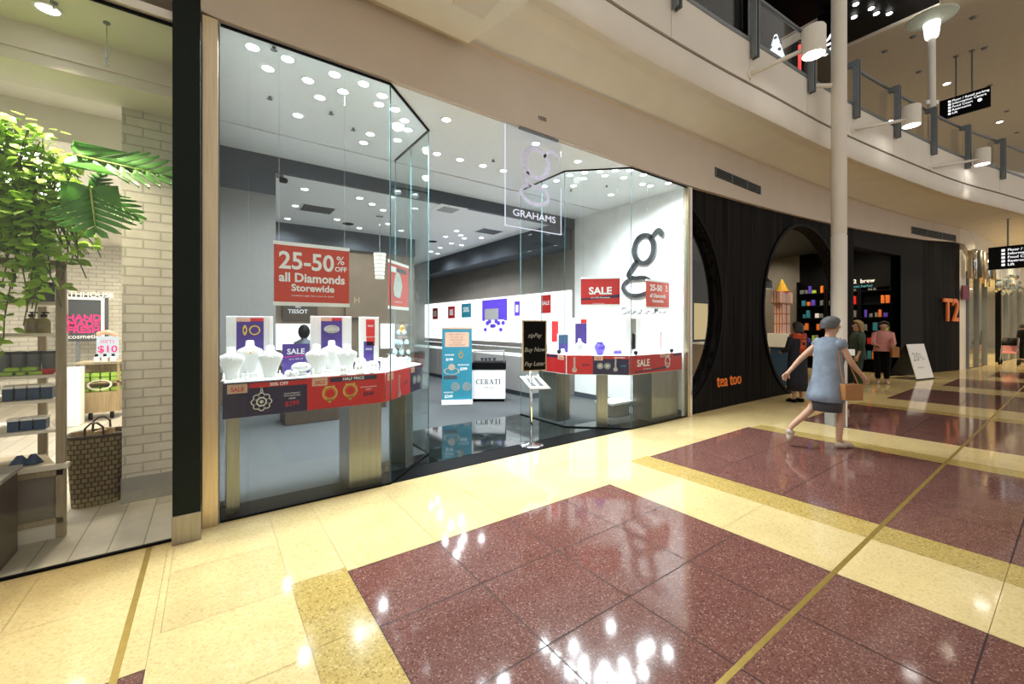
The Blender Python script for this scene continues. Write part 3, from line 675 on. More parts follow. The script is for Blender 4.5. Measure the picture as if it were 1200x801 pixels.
bust(at(271, 4.27), 4.27, T1, .93, 'white necklace bust at the window edge, in front of the gold bangle poster')
bust(at(293, 4.36), 4.36, T1 + .04, .97, 'white necklace bust standing tallest before the gold bangle poster', chain='gold')
bust(at(317, 4.27), 4.27, T1, .95, 'white necklace bust between the gold bangle board and the purple SALE sign')
bust(at(371, 4.29), 4.29, T1, .95, 'white necklace bust just beside the purple SALE sign, before the bracelet board')
bust(at(389, 4.38), 4.38, T1 + .03, .95, 'white necklace bust in the middle, before the diamond bracelet poster')
bust(at(407, 4.29), 4.29, T1, .93, 'white necklace bust on the far side of the diamond bracelet board')
def riser(x0, x1, y0, y1, h, label): return tag(MB().box(x0, y0, T1, x1, y1, T1 + h).build('display_riser', 'satin', loc=((x0 + x1) / 2, (y0 + y1) / 2, T1), bevel=.004), label, 'riser')
riser(at(283, 4.36), at(304, 4.36), 4.325, 4.42, .04, 'small white riser block under the bust before the bangle poster')
riser(at(380, 4.38), at(399, 4.38), 4.345, 4.44, .03, 'small white riser block under the bust before the bracelet poster')
# purple SALE sign with pillow stand
a, b = PY(331, 403, 4.42), PY(362, 403, 4.42); fr = front(a.x, 4.42, T1)
t = poster('sale_sign', 'purple SALE sign between the two white jewellery boards', fr, b.x - a.x, a.z - T1, 'purple', 'sign')
w = b.x - a.x; h = a.z - T1
m = MB(); m.text(fr, 'SALE', w / 2, h * .74, .072, .003, .025); m.text(fr, 'up to 50% off', w / 2, h * .50, .022); m.build('lettering', 'paper', t)
m = MB(); m.prism(fr, [(0, h * .56), (w, h * .60), (w, h * .63), (0, h * .58)], .001, .002); m.build('stripe', 'pink', t)
def pillow(x, y, z, sx, sy, sz, label, group, tilt=.0):
    t = thing('bracelet_pillow', label, 'display pillow', (x, y, z), group)
    m = MB(); m.ball((x, y, z + sz), sx, sy, sz, 16, 8); m.build('cushion', 'satin', t, smooth=True)
    m = MB(); m.tube([(x + sx * .45 * 1, y + sy * 1.0 * math.cos(q), z + sz + sz * 1.03 * math.sin(q)) for q in [PI * k / 8 for k in range(9)]], .004, 5); m.build('bracelet', 'silver', t); return t
pillow(at(353, 4.27), 4.27, T1 + .03, .085, .045, .045, 'large white oval pillow in front of the purple SALE sign', 'white display pillows')
riser(at(347, 4.27), at(359, 4.27), 4.25, 4.30, .03, 'small white riser under the large oval pillow')
for px, Y in [(338, 4.22), (345.5, 4.19)]: pillow(at(px, Y), Y, T1, .032, .03, .03, 'small white pillow lying before the purple SALE sign', 'small pillows by the SALE sign')
# third board and little posters
def plain_board(pts, Y, label, items, mat='satin', group=None):
    a, b = PY(pts[0], pts[2], Y), PY(pts[1], pts[2], Y); w = b.x - a.x; h = a.z - T1; fr = front(a.x, Y, T1)
    t = thing('display_board', label, 'display board', fr(w / 2, 0, 0), group); MB().fbox(fr, 0, 0, -.025, w, h, 0).build('panel', mat, t, bevel=.003)
    for k, (x0, y0, x1, y1, mt, tx) in enumerate(items):
        m = MB(); m.fbox(fr, x0 * w, y0 * h, .001, x1 * w, y1 * h, .004, 0)
        if tx: m.text(fr, tx, (x0 + x1) / 2 * w, y0 * h + (y1 - y0) * h * .62, (x1 - x0) * w * .30, .005, .02, mi=1)
        m.build('poster_print', [mt, 'paper'], t)
    return t
plain_board((421, 444, 371), 4.55, 'narrow white display board with a red poster over a purple SALE card', [(.34, .62, .78, .95, 'red', 'SALE'), (.22, .14, .72, .52, 'purple', 'SALE'), (.36, .44, .78, .6, 'red', '')])
_pl = []
def ring_stand(x, y, z, label, group):
    if not _pl:
        t = thing('ring_stand', label, 'ring stand', (x, y, z), group); p = Vector((x, y, z))
        MB().lathe(p, [(.022, 0), (.022, .006), (.011, .012), (.006, .06), (.003, .068), (.0005, .069)], 12).build('cone', 'satin', t, smooth=True)
        MB().lathe(p, [(.0105, .028), (.012, .028), (.012, .032), (.0105, .032)], 12, caps=False).build('ring', 'gold', t); _pl.append(t); return t
    t = copy_tree(_pl[0], (x, y, z), label); t['group'] = group; return t
_ea = []
def earring_card(x, y, z, label, group, s=1, rot=0):
    if not _ea:
        fr = Fr((x, y, z), (1, 0, 0), (0, .35, 1)); t = thing('earring_card', label, 'earring stand', (x, y, z), group)
        m = MB(); m.prism(fr, [(-.035, 0), (.035, 0), (.04, .06), (.028, .085), (-.028, .085), (-.04, .06)], -.006, 0); m.build('card', 'satin', t, bevel=.002)
        m = MB(); m.ring2(fr, -.014, .05, .009, .006, .001, .003, 10); m.ring2(fr, .014, .05, .009, .006, .001, .003, 10); m.build('earring', 'silver', t); _ea.append(t); return t
    t = copy_tree(_ea[0], (x, y, z), label); t['group'] = group; t.scale = (s, s, s); t.rotation_euler.z = rot; return t
rr = random.Random(3)
for px, Y in [(262, 4.17), (278, 4.16), (290, 4.18), (302, 4.16), (328, 4.17), (367, 4.16), (378, 4.18), (390, 4.16), (400, 4.18), (413, 4.17)]:
    ring_stand(at(px, Y), Y, T1, 'tiny white ring cone along the front edge of the wide window counter', 'ring cones in the wide window')
# crowded corner of small white stands
def fpos(f, a, c): v = f(a, 0, c); return v
for a, c, k in [(-.30, -.26, 0), (-.2, -.15, 1), (.02, -.12, 1), (.05, -.28, 0), (.14, -.16, 1), (.2, -.36, 0), (.24, -.1, 1), (.33, -.22, 0), (.38, -.1, 1), (.46, -.28, 0), (.5, -.12, 1), (.6, -.2, 0), (.66, -.1, 1), (.72, -.25, 0)]:
    p = f3(a, 0, c); s = 1.0 + .5 * rr.random()
    earring_card(p.x, p.y + .03, T1, 'small white earring card in the crowded angled corner of the wide window', 'earring cards in the angled corner', s, .3 * rr.random())
for a, c in [(-.1, -.1), (.1, -.06), (.3, -.06), (.45, -.05), (.58, -.06), (.75, -.08)]:
    p = f3(a, 0, c); ring_stand(p.x, p.y, T1, 'tiny white ring cone by the angled glass corner', 'ring cones at the angled corner')
a = PY(436, 424, 4.25); fr = front(a.x, 4.25, T1); t = poster('price_card', 'tiny purple price card reading 10 at the foot of the narrow board', fr, .085, .1, 'purple', 'price card')
m = MB(); m.text(fr, '10', .042, .05, .06, .002, .02); m.build('lettering', 'paper', t)
# tiered glass stand with crystal pieces
gx, gy = 1.93, 4.98
t = thing('crystal_stand', 'tiered clear glass stand loaded with crystal pieces behind the angled glass', 'glass stand', (gx, gy, T1))
for k, (w_, z_) in enumerate([(.15, .10), (.12, .22), (.09, .34)]): MB().box(gx - w_, gy - w_, T1 + z_, gx + w_, gy + w_, T1 + z_ + .008).build('tier', 'glass', t)
MB().cyl((gx, gy, T1), (gx, gy, T1 + .36), .008).build('rod', 'chrome', t); MB().box(gx - .12, gy - .12, T1, gx + .12, gy + .12, T1 + .012).build('base', 'glass', t)
M['crystal'] = pbr('crystal', (.55, .70, .74), .08, .3, coat=1)
kk = 0
for w_, z_, n in [(.12, .012, 7), (.115, .108, 6), (.085, .228, 5), (.05, .348, 3)]:
    for i in range(n):
        q = 2 * PI * i / n + w_ * 20; x, y_ = gx + w_ * .8 * math.cos(q), gy + w_ * .8 * math.sin(q); s = .018 + .012 * rr.random()
        m = MB(); z = T1 + z_ + .0025; m.lathe((x, y_, z), [(s * .7, 0), (s * 1.2, s * .6), (s, s * 1.8), (.001, s * 2.6)], 6); o = m.build('crystal_ornament', 'crystal', loc=(x, y_, z))
        tag(o, 'small pale blue crystal ornament on the tiered glass stand', 'ornament', 'crystal ornaments on the glass stand')
o = MB(); o.ball((gx, gy, T1 + .42), .035, .03, .05); tag(o.build('gold_ornament', 'gold', loc=(gx, gy, T1 + .37), smooth=True), 'egg shaped gold ornament topping the tiered glass stand', 'ornament')

# ---- far window display
def fb(px0, px1, ptop, Y, label, items): return plain_board((px0, px1, ptop), Y, label, items)
fb(642, 657, 374, 5.2, 'slim white board with a red bracelet poster beside the entrance glass', [(.3, .35, .8, .95, 'red', '')])
t = fb(667, 694, 372, 4.86, 'white board with a purple earring poster next to the violet vase', [(.26, .28, .74, .84, 'purple', ''), (.5, .85, .74, .96, 'red', '')])
p = PY(680, 400, 4.72); bust(p.x, 4.72, T1, .85, 'white necklace bust before the purple earring poster in the far window')
fb(733, 751, 372, 4.5, 'tall white board with a dark fashion picture by the far window corner', [(.36, .1, .66, .97, 'taupe', ''), (.4, .1, .6, .55, 'satin', '')])
fb(774, 784, 388, 4.5, 'small dusty red poster card behind the ring cones in the far window', [(.03, .03, .97, .8, 'red', ''), (.03, .8, .97, .97, 'navy', '')])
t = fb(654, 666, 391, 5.12, 'small blue and purple SALE card beside the purple earring board', [(.05, .05, .95, .5, 'purple', ''), (.05, .5, .95, .95, 'blue', '')])
p = PY(703, 400, 4.53); p.z = T1
t = thing('vase', 'glossy violet vase on the far window counter', 'vase', p)
MB().lathe(p, [(.04, 0), (.05, .01), (.085, .11), (.08, .15), (.05, .175), (.045, .19), (.055, .2), (.045, .2), (.03, .17), (.001, .17)], 24).build('body', 'violet', t, auto=50)
m = MB(); m.tube([p + Vector((.08 * math.cos(q), .08 * math.sin(q) - .0, .13 + .012 * math.sin(3 * q))) for q in [2 * PI * k / 24 for k in range(25)]], .006, 6); m.build('ribbon', 'violet', t)
p = PY(724, 412, 4.34); p.z = T1
t = thing('gift_bow', 'violet satin bow lying on the far window counter', 'bow', p); m = MB()
for sg in (-1, 1): m.loft([[p + Vector((sg * x, dy, .02 + zz_ * h_)) for dy, zz_ in ((-.02, 0), (.02, 0), (.02, 1), (-.02, 1))] for x, h_ in ((.005, .012), (.03, .05), (.06, .055), (.075, .02))])
m.build('loop', 'violet', t, smooth=True); MB().ball(p + Vector((0, 0, .025)), .016, .022, .018).build('knot', 'violet', t, smooth=True)
for sg in (-1, 1): MB().box(p.x + sg * .02 - .012, p.y - .06, T1, p.x + sg * .02 + .012, p.y, T1 + .004).build('tail', 'violet', t)
for i in range(7): 
    p = PY(760 + i * 3.6, 410, 4.22); ring_stand(p.x, 4.22, T1, 'tiny white ring cone in the row at the far end of the far window', 'ring cones in the far window')
for px, Y in [(678, 4.72), (685, 4.65), (691, 4.58), (738, 4.2), (746, 4.2), (752, 4.25), (770, 4.33), (788, 4.3), (651, 5.2), (648, 5.35), (661, 5.0)]:
    p = PY(px, 410, Y); earring_card(p.x, Y, T1, 'small white earring card on the far window counter', 'earring cards in the far window', 1.1)
for px, Y, lab in [(655, 5.1, 'black jewellery ball stand near the chalkboard'), (745, 4.17, 'black jewellery ball stand by the far window corner'), (787, 4.2, 'black jewellery ball stand at the far end of the far window')]:
    p = PY(px, 410, Y); p.z = T1; t = thing('ball_stand', lab, 'display stand', p); MB().ball(p + Vector((0, 0, .035)), .032, .032, .032).build('ball', 'black', t, smooth=True); MB().lathe(p, [(.022, 0), (.022, .008), (.001, .008)], 12).build('foot', 'black', t)

# ---- hanging posters
def hung(name, label, fr, w, h, base, drop_):
    t = thing(name, label, 'hanging poster', fr(w / 2, h, 0)); MB().fbox(fr, 0, 0, -.003, w, h, .003).build('sheet', base, t)
    m = MB(); m.fbox(fr, -.005, h - .028, -.006, w + .005, h + .004, .006); m.build('top_rail', 'paper', t); m = MB(); m.fbox(fr, -.005, -.004, -.006, w + .005, .03, .006); m.build('bottom_rail', 'paper', t)
    for a in (.04, w - .04): MB().cyl(fr(a, h, 0), fr(a, drop_, 0), .0012, n=5).build('cord', 'chrome', t)
    return t
a, b = PY(321, 282, 4.2), PY(409, 282, 4.2); w = b.x - a.x; z0 = PY(321, 357, 4.2).z; h = a.z - z0
fr = front(a.x, 4.2, z0)
t = hung('hanging_poster', 'large orange red poster reading 25-50% off all Diamonds Storewide', fr, w, h, 'orange_red', CZ - z0)
m = MB(); m.text(fr, '25-50', w * .42, h * .70, .215, .004, .022, sx=.93); m.text(fr, '%', w * .875, h * .77, .11, .004, .01); m.text(fr, 'OFF', w * .88, h * .625, .062, .004, .03)
m.text(fr, 'all Diamonds', w * .5, h * .44, .112, .004, .03, sx=.95); m.text(fr, 'Storewide', w * .5, h * .28, .088, .004, .03); m.text(fr, "Conditions apply. See in store for details", w * .5, h * .16, .022, .004); m.build('lettering', 'paper', t)
fr = Fr(f3(.30, 1.74, -.12), f3.r); w, h = .50, .52
t = hung('hanging_poster', 'red hanging poster of a pendant on the angled glass corner', fr, w, h, 'orange_red', CZ - 1.74)
m = MB(); m.prism(fr, [(.13, .14), (.27, .12), (.33, .26), (.28, .38), (.2, .42), (.14, .36), (.1, .22)], .004, .006); m.build('pendant_picture', 'silver', t)
m = MB(); m.fbox(fr, .03, .40, .004, .17, .46, .006); m.text(fr, 'from $999 in store', .22, .08, .025, .005); m.build('lettering', 'paper', t); m = MB(); m.fbox(fr, .19, .41, .004, .43, .46, .006); m.build('stripe', 'charcoal', t)
o = g1; a0 = (PX(681, 363, 4.7) - PX(681, 363, 4.7))
fr = Fr(g1(.22, 1.86, -.13), g1.r); w, h = .60, .46
t = hung('hanging_poster', 'bright red hanging poster reading SALE beside the wall letter g', fr, w, h, 'red', CZ - 1.86)
m = MB(); m.text(fr, 'SALE', w / 2, h * .52, .155, .004, .03, sx=1.08); m.text(fr, 'on selected styles', w * .45, .045, .025, .005); m.build('lettering', 'paper', t)
m = MB(); m.prism(fr, [(0, .10), (w, .14), (w, .185), (0, .12)], .0035, .005); m.build('stripe', 'navy', t); m = MB(); m.text(fr, 'up to 50% off storewide', w * .5, .137, .03, .007, .01); m.build('fine_print', 'paper', t)
a, b = PY(757, 327, 4.3), PY(784, 327, 4.3); w = b.x - a.x; z0 = PY(757, 361, 4.3).z; h = a.z - z0; fr = front(a.x, 4.3, z0)
t = hung('hanging_poster', 'small brownish red poster reading 25-50% off all Diamonds in front of the wall letter g', fr, w, h, 'orange_red', CZ - z0)
m = MB(); m.text(fr, '25-50', w * .42, h * .72, .145, .004, .03); m.text(fr, '%', w * .88, h * .78, .08, .004, .02); m.text(fr, 'OFF', w * .88, h * .65, .045, .004, .02); m.text(fr, 'all Diamonds', w * .5, h * .45, .09, .004, .03, sx=.95); m.text(fr, 'Storewide', w * .5, h * .27, .075, .004, .03); m.build('lettering', 'paper', t)

# ---- the letter g logo
def ribbon(m, fr, pts, ws, c0, c1, mi=0):
    P = spline([(a, b, 0) for a, b in pts], 8); W = np.interp(np.linspace(0, len(pts) - 1, len(P)), range(len(pts)), ws); L = []
    for i, p in enumerate(P):
        d = (P[min(i + 1, len(P) - 1)] - P[max(i - 1, 0)]).normalized(); n = Vector((-d.y, d.x, 0)) * W[i] / 2; q, r = p + n, p - n
        L.append([fr(q.x, q.y, c0), fr(q.x, q.y, c1), fr(r.x, r.y, c1), fr(r.x, r.y, c0)])
    m.loft(L, mi)
def g_logo(m, fr, bowl, loop, th, c0, c1):
    a, b, ra, rb = bowl; E_ = [(a + ra * math.cos(q), b + rb * math.sin(q)) for q in [2 * PI * k / 16 + .7 for k in range(17)]]
    ribbon(m, fr, E_, [th * (.75 + .35 * abs(math.cos(2 * PI * k / 16 + .7))) for k in range(17)], c0, c1)
    x, y_ = a + ra * .72, b + rb * .70
    ribbon(m, fr, [(x - .02, y_ - .02), (x + ra * .35, y_ + rb * .30), (x + ra * .75, y_ + rb * .42), (x + ra * 1.05, y_ + rb * .12), (x + ra * 1.0, y_ - rb * .08)], [th * .5, th * .6, th * .9, th * 1.0, th * .5], c0, c1)
    la, lb, sa, sb = loop
    ribbon(m, fr, [(a - ra * .62, b - rb * .78), (a - ra * 1.0, b - rb * 1.05), (la - sa * .62, lb + sb * 1.45), (la - sa * .2, lb + sb * 1.02), (la + sa * .55, lb + sb * .92), (la + sa * .98, lb + sb * .3), (la + sa * .9, lb - sb * .55), (la + sa * .2, lb - sb), (la - sa * .55, lb - sb * .85), (la - sa, lb - sb * .05), (la - sa * .8, lb + sb * .7), (la - sa * .25, lb + sb * 1.0)],
           [th * .6, th * .95, th * .8, th * .8, th * .75, th * .7, th * .75, th * .7, th * .75, th * .8, th * .6, th * .3], c0, c1)
M['mirror_dark'] = pbr('dark_mirror', (.16, .175, .19), .12, .9, var=.3, scale=4)
wr = Fr((6.598, 5.42, 0), (0, -1, 0))
t = thing('letter_sign', 'dark mirrored script letter g on the white wall of the far window', 'sign', wr(.5, 2.1, 0)); m = MB()
g_logo(m, wr, (.58, 2.99, .215, .26), (.42, 2.30, .32, .165), .10, .004, .05); m.build('letter', 'mirror_dark', t, bevel=.004)
t = thing('wall_lettering', 'white raised shop name letters on the wall under the dark letter g', 'sign', wr(.5, 1.85, 0)); m = MB()
m.text(wr, 'GRAHAMS', .52, 1.87, .19, .03, .02, sx=1.15); m.build('face', 'paper', t); m = MB(); m.text(wr, 'GRAHAMS', .52, 1.868, .19, .008, .03, sx=1.15); m.build('backing', 'greypanel', t)
# hanging acrylic sign
pa, pb_ = PY(592, 147, 3.99), PY(657, 275, 3.99); w = pb_.x - pa.x; z0 = 2.735; h = CZ - .02 - z0; fr = front(pa.x, 3.985, z0)
t = thing('acrylic_sign', 'clear hanging acrylic sign etched with a white script g over the entrance', 'hanging sign', fr(w / 2, h, 0))
MB().fbox(fr, 0, 0, -.006, w, h, .006).build('sheet', 'acrylic', t)
m = MB(); e_ = .008; m.fbox(fr, -e_, -e_, -.0065, 0, h, .0065); m.fbox(fr, w, -e_, -.0065, w + e_ * .6, h * .5, .0065); m.fbox(fr, 0, -e_, -.0065, w, 0, .0065); m.build('lit_edge', emi('edge_glow', (.86, .88, 1), .95), t)
m = MB(); m.fbox(fr, .2, h - .002, -.015, w - .05, h + .02, .015); m.build('mounting_rail', 'gunmetal', t)
m = MB(); g_logo(m, fr, (w * .53, h - .36, .19, .18), (w * .50, h - .76, .215, .105), .062, .0065, .009); m.build('letter', 'etched', t)
m = MB(); m.text(fr, 'GRAHAMS', w * .5, h - 1.02, .115, .009, .012, sx=1.28); m.build('lettering', 'etched', t)
t = thing('shop_number', 'small black shop number on the beige fascia over the entrance', 'number', (2.95, wy(3) - .08, 4.1)); m = MB(); q = PY(635, 139, wy(3) - .078); m.text(Fr((q.x, wy(3) - .078, q.z), (1, 0, 0)), '1030', 0, 0, .07, .002, .01); m.build('lettering', 'black', t)
def grille(px0, px1, py, hh, label):
    a, b = PY(px0, py, 3.97), PY(px1, py, 3.97)
    if px0 > 1000: a, b = PX(px0, py, 17.9), PX(px1, py + 5, 20.9)
    xa, xb = a.x, b.x; fr = Fr((xa, wy(xa) - .078, a.z - hh), (xb - xa, wy(xb) - wy(xa), b.z * 0 + 0)); w = math.hypot(xb - xa, wy(xb) - wy(xa)); t = thing('vent_grille', label, 'vent', fr(w / 2, 0, 0))
    MB().fbox(fr, 0, 0, -.02, w, hh, .006).build('backing', 'black', t); m = MB(); n = 5
    for i in range(n): m.fbox(fr, .01, hh * (i + .3) / n, .006, w - .01, hh * (i + .55) / n, .014)
    for a_ in (0, w / 3, 2 * w / 3, w - .02): m.fbox(fr, a_, 0, .006, a_ + .02, hh, .016)
    m.build('louvre', 'gunmetal', t)
grille(838, 891, 195.5, .17, 'long dark ventilation grille in the beige fascia beside the black timber shop')
grille(1090, 1121, 262, .22, 'long dark ventilation grille in the fascia above the orange sign')

# ================================================================= entrance and interior fittings
# sign stand with chalkboard
sx_, sy_ = 3.40, 4.25
t = thing('sign_stand', 'chrome sign stand on a round foot with a chalkboard and tilted tray', 'sign stand', (sx_, sy_, 0))
MB().lathe((sx_, sy_, 0), [(.155, 0), (.155, .006), (.14, .016), (.05, .028), (.026, .04), (.001, .04)], 32).build('base', 'chrome', t, auto=40)
MB().cyl((sx_, sy_, .035), (sx_, sy_ + .01, 1.02), .019, n=14).build('pole', 'chrome', t, smooth=True)
q = Fr((sx_ - .03, sy_ - .06, .735), (.92, -.38, 0), (-.25, .55, .55))
m = MB(); m.fbox(q, -.03, 0, -.012, .26, .25, 0); m.build('tray', 'chrome', t, bevel=.003)
m = MB(); m.fbox(q, -.015, .015, .001, .245, .235, .003, 0)
for a in (.06, .165): m.prism(q, [(a - .03, .05), (a + .035, .05), (a + .02, .12), (a + .03, .19), (a, .22), (a - .02, .16)], .003, .004, 1)
m.build('leaflet', ['paper', 'gunmetal'], t)
bf = Fr((sx_ - .17, sy_ - .03, .97), (.985, -.17, 0)); bw, bh_ = .355, .655
m = MB(); m.fbox(bf, .012, .012, -.012, bw - .012, bh_ - .012, 0); m.build('chalkboard', 'black', t)
m = MB(); m.fbox(bf, 0, 0, -.015, bw, .014, .008); m.fbox(bf, 0, bh_ - .014, -.015, bw, bh_, .008); m.fbox(bf, 0, 0, -.015, .014, bh_, .008); m.fbox(bf, bw - .014, 0, -.015, bw, bh_, .008); m.build('frame', 'wood', t)
for s_, q_ in (('zipPay', .70), ('Buy Now', .42), ('Pay Later', .14)): m = MB(); m.text(bf, s_, bw * .5, bh_ * q_, .08, .002, 0, shear=.25); m.build('chalk_lettering', 'chalk', t)
# pull-up banner
p0 = PZ(518, 474, 0); p1 = PZ(553, 473, 0); fr = Fr((p0.x, p0.y, 0), p1 - p0); w = (p1 - p0).length; h = 1.53
t = thing('pull_up_banner', 'teal pull up banner with pendant and ring pictures standing in the entrance', 'banner stand', fr(w / 2, 0, 0))
MB().fbox(fr, 0, .09, -.004, w, h - .03, .004).build('print_sheet', 'teal', t); MB().fbox(fr, -.01, 0, -.07, w + .01, .09, .07).build('base', 'paper', t, bevel=.01); MB().fbox(fr, 0, h - .035, -.01, w, h, .01).build('top_rail', 'peach', t)
m = MB(); m.fbox(fr, .1 * w, 1.14, .004, .9 * w, 1.43, .006, 0)
for i, s_ in enumerate(['NEW ARRIVALS', 'the silver edit', 'rings pendants', 'and more', 'IN STORE NOW']): m.text(fr, s_, w / 2, 1.385 - i * .052, .045, .007, .01, mi=1)
m.build('title_box', ['peach', 'taupe'], t)
m = MB(); m.text(fr, '$199', .25 * w, .89, .07, .005, .02); m.text(fr, 'PENDANT', .25 * w, .98, .04, .005, .01); m.text(fr, '$299', .72 * w, .70, .07, .005, .02); m.text(fr, 'SILVER RING', .72 * w, .78, .04, .005, .01); m.text(fr, '$249', .22 * w, .16, .08, .005, .02); m.text(fr, 'EARRINGS', .22 * w, .24, .04, .005, .01); m.build('lettering', 'paper', t)
m = MB(); m.ring2(fr, .63 * w, .97, .05, .03, .004, .008, 16, 0, .9, 1.3); m.ring2(fr, .63 * w, 1.06, .02, .01, .004, .008, 12); m.build('pendant_picture', 'gold', t)
m = MB(); m.ring2(fr, .32 * w, .66, .16, .13, .004, .008, 20, 0, 1, .45); m.disc2(fr, .32 * w, .74, .07, .07, .004, .012, 10)
for a in (.45, .83): 
    m.ring2(fr, a * w, .35, .085, .07, .004, .008, 18); m.ring2(fr, a * w, .35, .055, .04, .004, .008, 16); m.disc2(fr, a * w, .35, .025, .025, .004, .01, 8)
m.build('ring_picture', 'silver', t); m = MB(); m.fbox(fr, .05 * w, .50, .004, .5 * w, .57, .006); m.build('tag_strip', 'charcoal', t)
# brand counter with serif lettering
p0 = PZ(553, 470.5, 0); p1 = PZ(592, 470.5, 0); fr = Fr(p0, p1 - p0); w = (p1 - p0).length
t = thing('showcase_counter', 'white showcase counter with black serif lettering beside the teal banner', 'showcase', fr(w / 2, 0, -.25))
MB().fbox(fr, 0, .06, -.5, w, .66, 0).build('cabinet', 'paper', t, bevel=.004); MB().fbox(fr, .02, 0, -.48, w - .02, .06, -.02).build('plinth', 'black', t); MB().fbox(fr, -.015, .66, -.515, w + .015, .80, .015).build('top_band', 'black', t, bevel=.004)
MB().fbox(fr, .03, .80, -.48, w - .03, 1.02, -.02).build('glass_case', 'glassT', t); m = MB(); m.fbox(fr, .02, 1.02, -.49, w - .02, 1.035, -.01)
for a in (.02, w - .035): m.fbox(fr, a, .80, -.03, a + .015, 1.02, -.015); m.fbox(fr, a, .80, -.49, a + .015, 1.02, -.475)
m.build('case_frame', 'steel', t)
def serif(m, fr, s, a, b, hh, c):
    W = {'C': .78, 'E': .72, 'R': .8, 'A': .86, 'T': .76, 'I': .4}; tot = sum(W[k] + .1 for k in s) * hh; a -= tot / 2; st = .17 * hh; th = .07 * hh; c1 = c + .002
    bx = lambda x0, y0, x1, y1: m.fbox(fr, a + x0 * hh, b + y0 * hh, c, a + x1 * hh, b + y1 * hh, c1)
    pr = lambda pts: m.prism(fr, [(a + x * hh, b + y_ * hh) for x, y_ in pts], c, c1)
    for ch in s:
        if ch == 'I': bx(.1, 0, .27, 1); bx(0, 0, .37, .06); bx(0, .94, .37, 1)
        if ch == 'T': bx(.29, 0, .46, 1); bx(.17, 0, .58, .06); bx(0, .92, .75, 1); bx(0, .74, .05, 1); bx(.7, .74, .75, 1)
        if ch == 'E': bx(.09, 0, .26, 1); bx(0, 0, .68, .07); bx(0, .93, .66, 1); bx(.26, .47, .5, .53); bx(.62, 0, .68, .26); bx(.6, .76, .66, 1); bx(.46, .38, .5, .62)
        if ch == 'R':
            bx(.09, 0, .26, 1); bx(0, 0, .37, .06); bx(0, .94, .4, 1); bx(.26, .46, .42, .52); pr([(.4, 1), (.58, .93), (.64, .74), (.58, .54), (.4, .46), (.4, .52), (.46, .6), (.48, .74), (.46, .88), (.4, .94)]); pr([(.34, .48), (.5, .48), (.72, .06), (.8, .06), (.8, 0), (.58, 0)])
        if ch == 'A': pr([(.36, 1), (.48, 1), (.78, .06), (.6, .06), (.38, .76)]); pr([(.36, 1), (.4, .88), (.13, .06), (.07, .06)]); bx(.2, .3, .64, .36); bx(0, 0, .26, .06); bx(.5, 0, .86, .06)
        if ch == 'C':
            n = 14; P = [(.42 + .42 * math.cos(q), .5 + .5 * math.sin(q)) for q in [.7 + (2 * PI - 1.4) * k / n for k in range(n + 1)]]; Q = [(.45 + .28 * math.cos(q), .5 + .43 * math.sin(q)) for q in [.7 + (2 * PI - 1.4) * k / n for k in range(n, -1, -1)]]
            for k in range(n): pr([P[k], P[k + 1], Q[n - k - 1], Q[n - k]])
            bx(.7, .68, .75, .98)
        a += (W[ch] + .1) * hh
m = MB(); serif(m, fr, 'CERATI', w * .5, .36, .105, .002); m.text(fr, 'S W I S S', w * .5, .29, .05, .003, .01); m.build('lettering', 'black', t)
for i, a in enumerate([.2, .28, .36, .46]): 
    p = fr(a, .803, -.12); t2 = MB(); t2.lathe(p, [(.018, 0), (.018, .05), (.03, .055), (.03, .09), (.001, .09)], 10); tag(t2.build('watch_stand', 'charcoal', loc=p), 'dark watch stand inside the glass case of the white showcase', 'watch stand', 'watch stands in the glass case')
# low cabinets along the right wall, glowing wall band, posters
for i in range(5):
    y0 = 7.0 + i * 1.5; t = thing('wall_cabinet', 'grey glass topped wall cabinet on the aisle, ' + ['the one nearest the entrance', 'second from the entrance', 'third from the entrance', 'fourth from the entrance', 'deepest in the shop'][i], 'cabinet', (5.9, y0 + .75, 0))
    MB().box(5.58, y0, .1, 6.3, y0 + 1.48, .86).build('body', 'greypanel', t, bevel=.005); MB().box(5.62, y0 + .01, 0, 6.3, y0 + 1.47, .1).build('plinth', 'charcoal', t); MB().box(5.58, y0, .86, 6.3, y0 + 1.48, 1.06).build('glass_top', 'glass', t); MB().box(5.6, y0 + .02, .87, 6.28, y0 + 1.46, .875).build('tray', 'satin', t)
MB_ = MB(); MB_.box(6.53, 6.79, 1.12, 6.60, 14.55, 2.36); t = tag(MB_.build('wall_lightbox', 'backlit', loc=(6.56, 10, 1.12)), 'long glowing white display band along the deep shop wall', 'lightbox')
def wall_poster(px0, px1, y0, y1, base, label, tx=None, cat='poster'):
    a, b = PX(px0, y1, 6.525), PX(px1, y1, 6.525); top = PX(px0, y0, 6.525).z; fr = Fr((6.525, a.y, a.z), (0, -1, 0)); w = a.y - b.y; h = top - a.z
    t = thing('wall_poster', label, cat, fr(w / 2, 0, 0)); MB().fbox(fr, 0, 0, -.004, w, h, .003).build('sheet', base, t); m = MB()
    if tx: m.text(fr, tx, w / 2, h * .55, w * .36, .005, .02)
    else: m.fbox(fr, w * .25, h * .25, .003, w * .75, h * .75, .005)
    m.build('print', 'paper', t); return t
wall_poster(507, 513, 361, 374, 'red', 'small red framed poster deepest on the glowing wall band'); wall_poster(525, 533, 359, 373, 'red', 'small red framed poster just above the teal banner'); wall_poster(541, 552, 356, 372, 'teal', 'teal 50 percent poster on the glowing wall band', '50%')
wall_poster(603, 609, 353, 370, 'violet', 'violet poster beside the chalkboard edge on the glowing wall band'); wall_poster(634, 645.5, 346, 367, 'red', 'red SALE poster on the glowing wall band above the chalkboard', 'SALE')
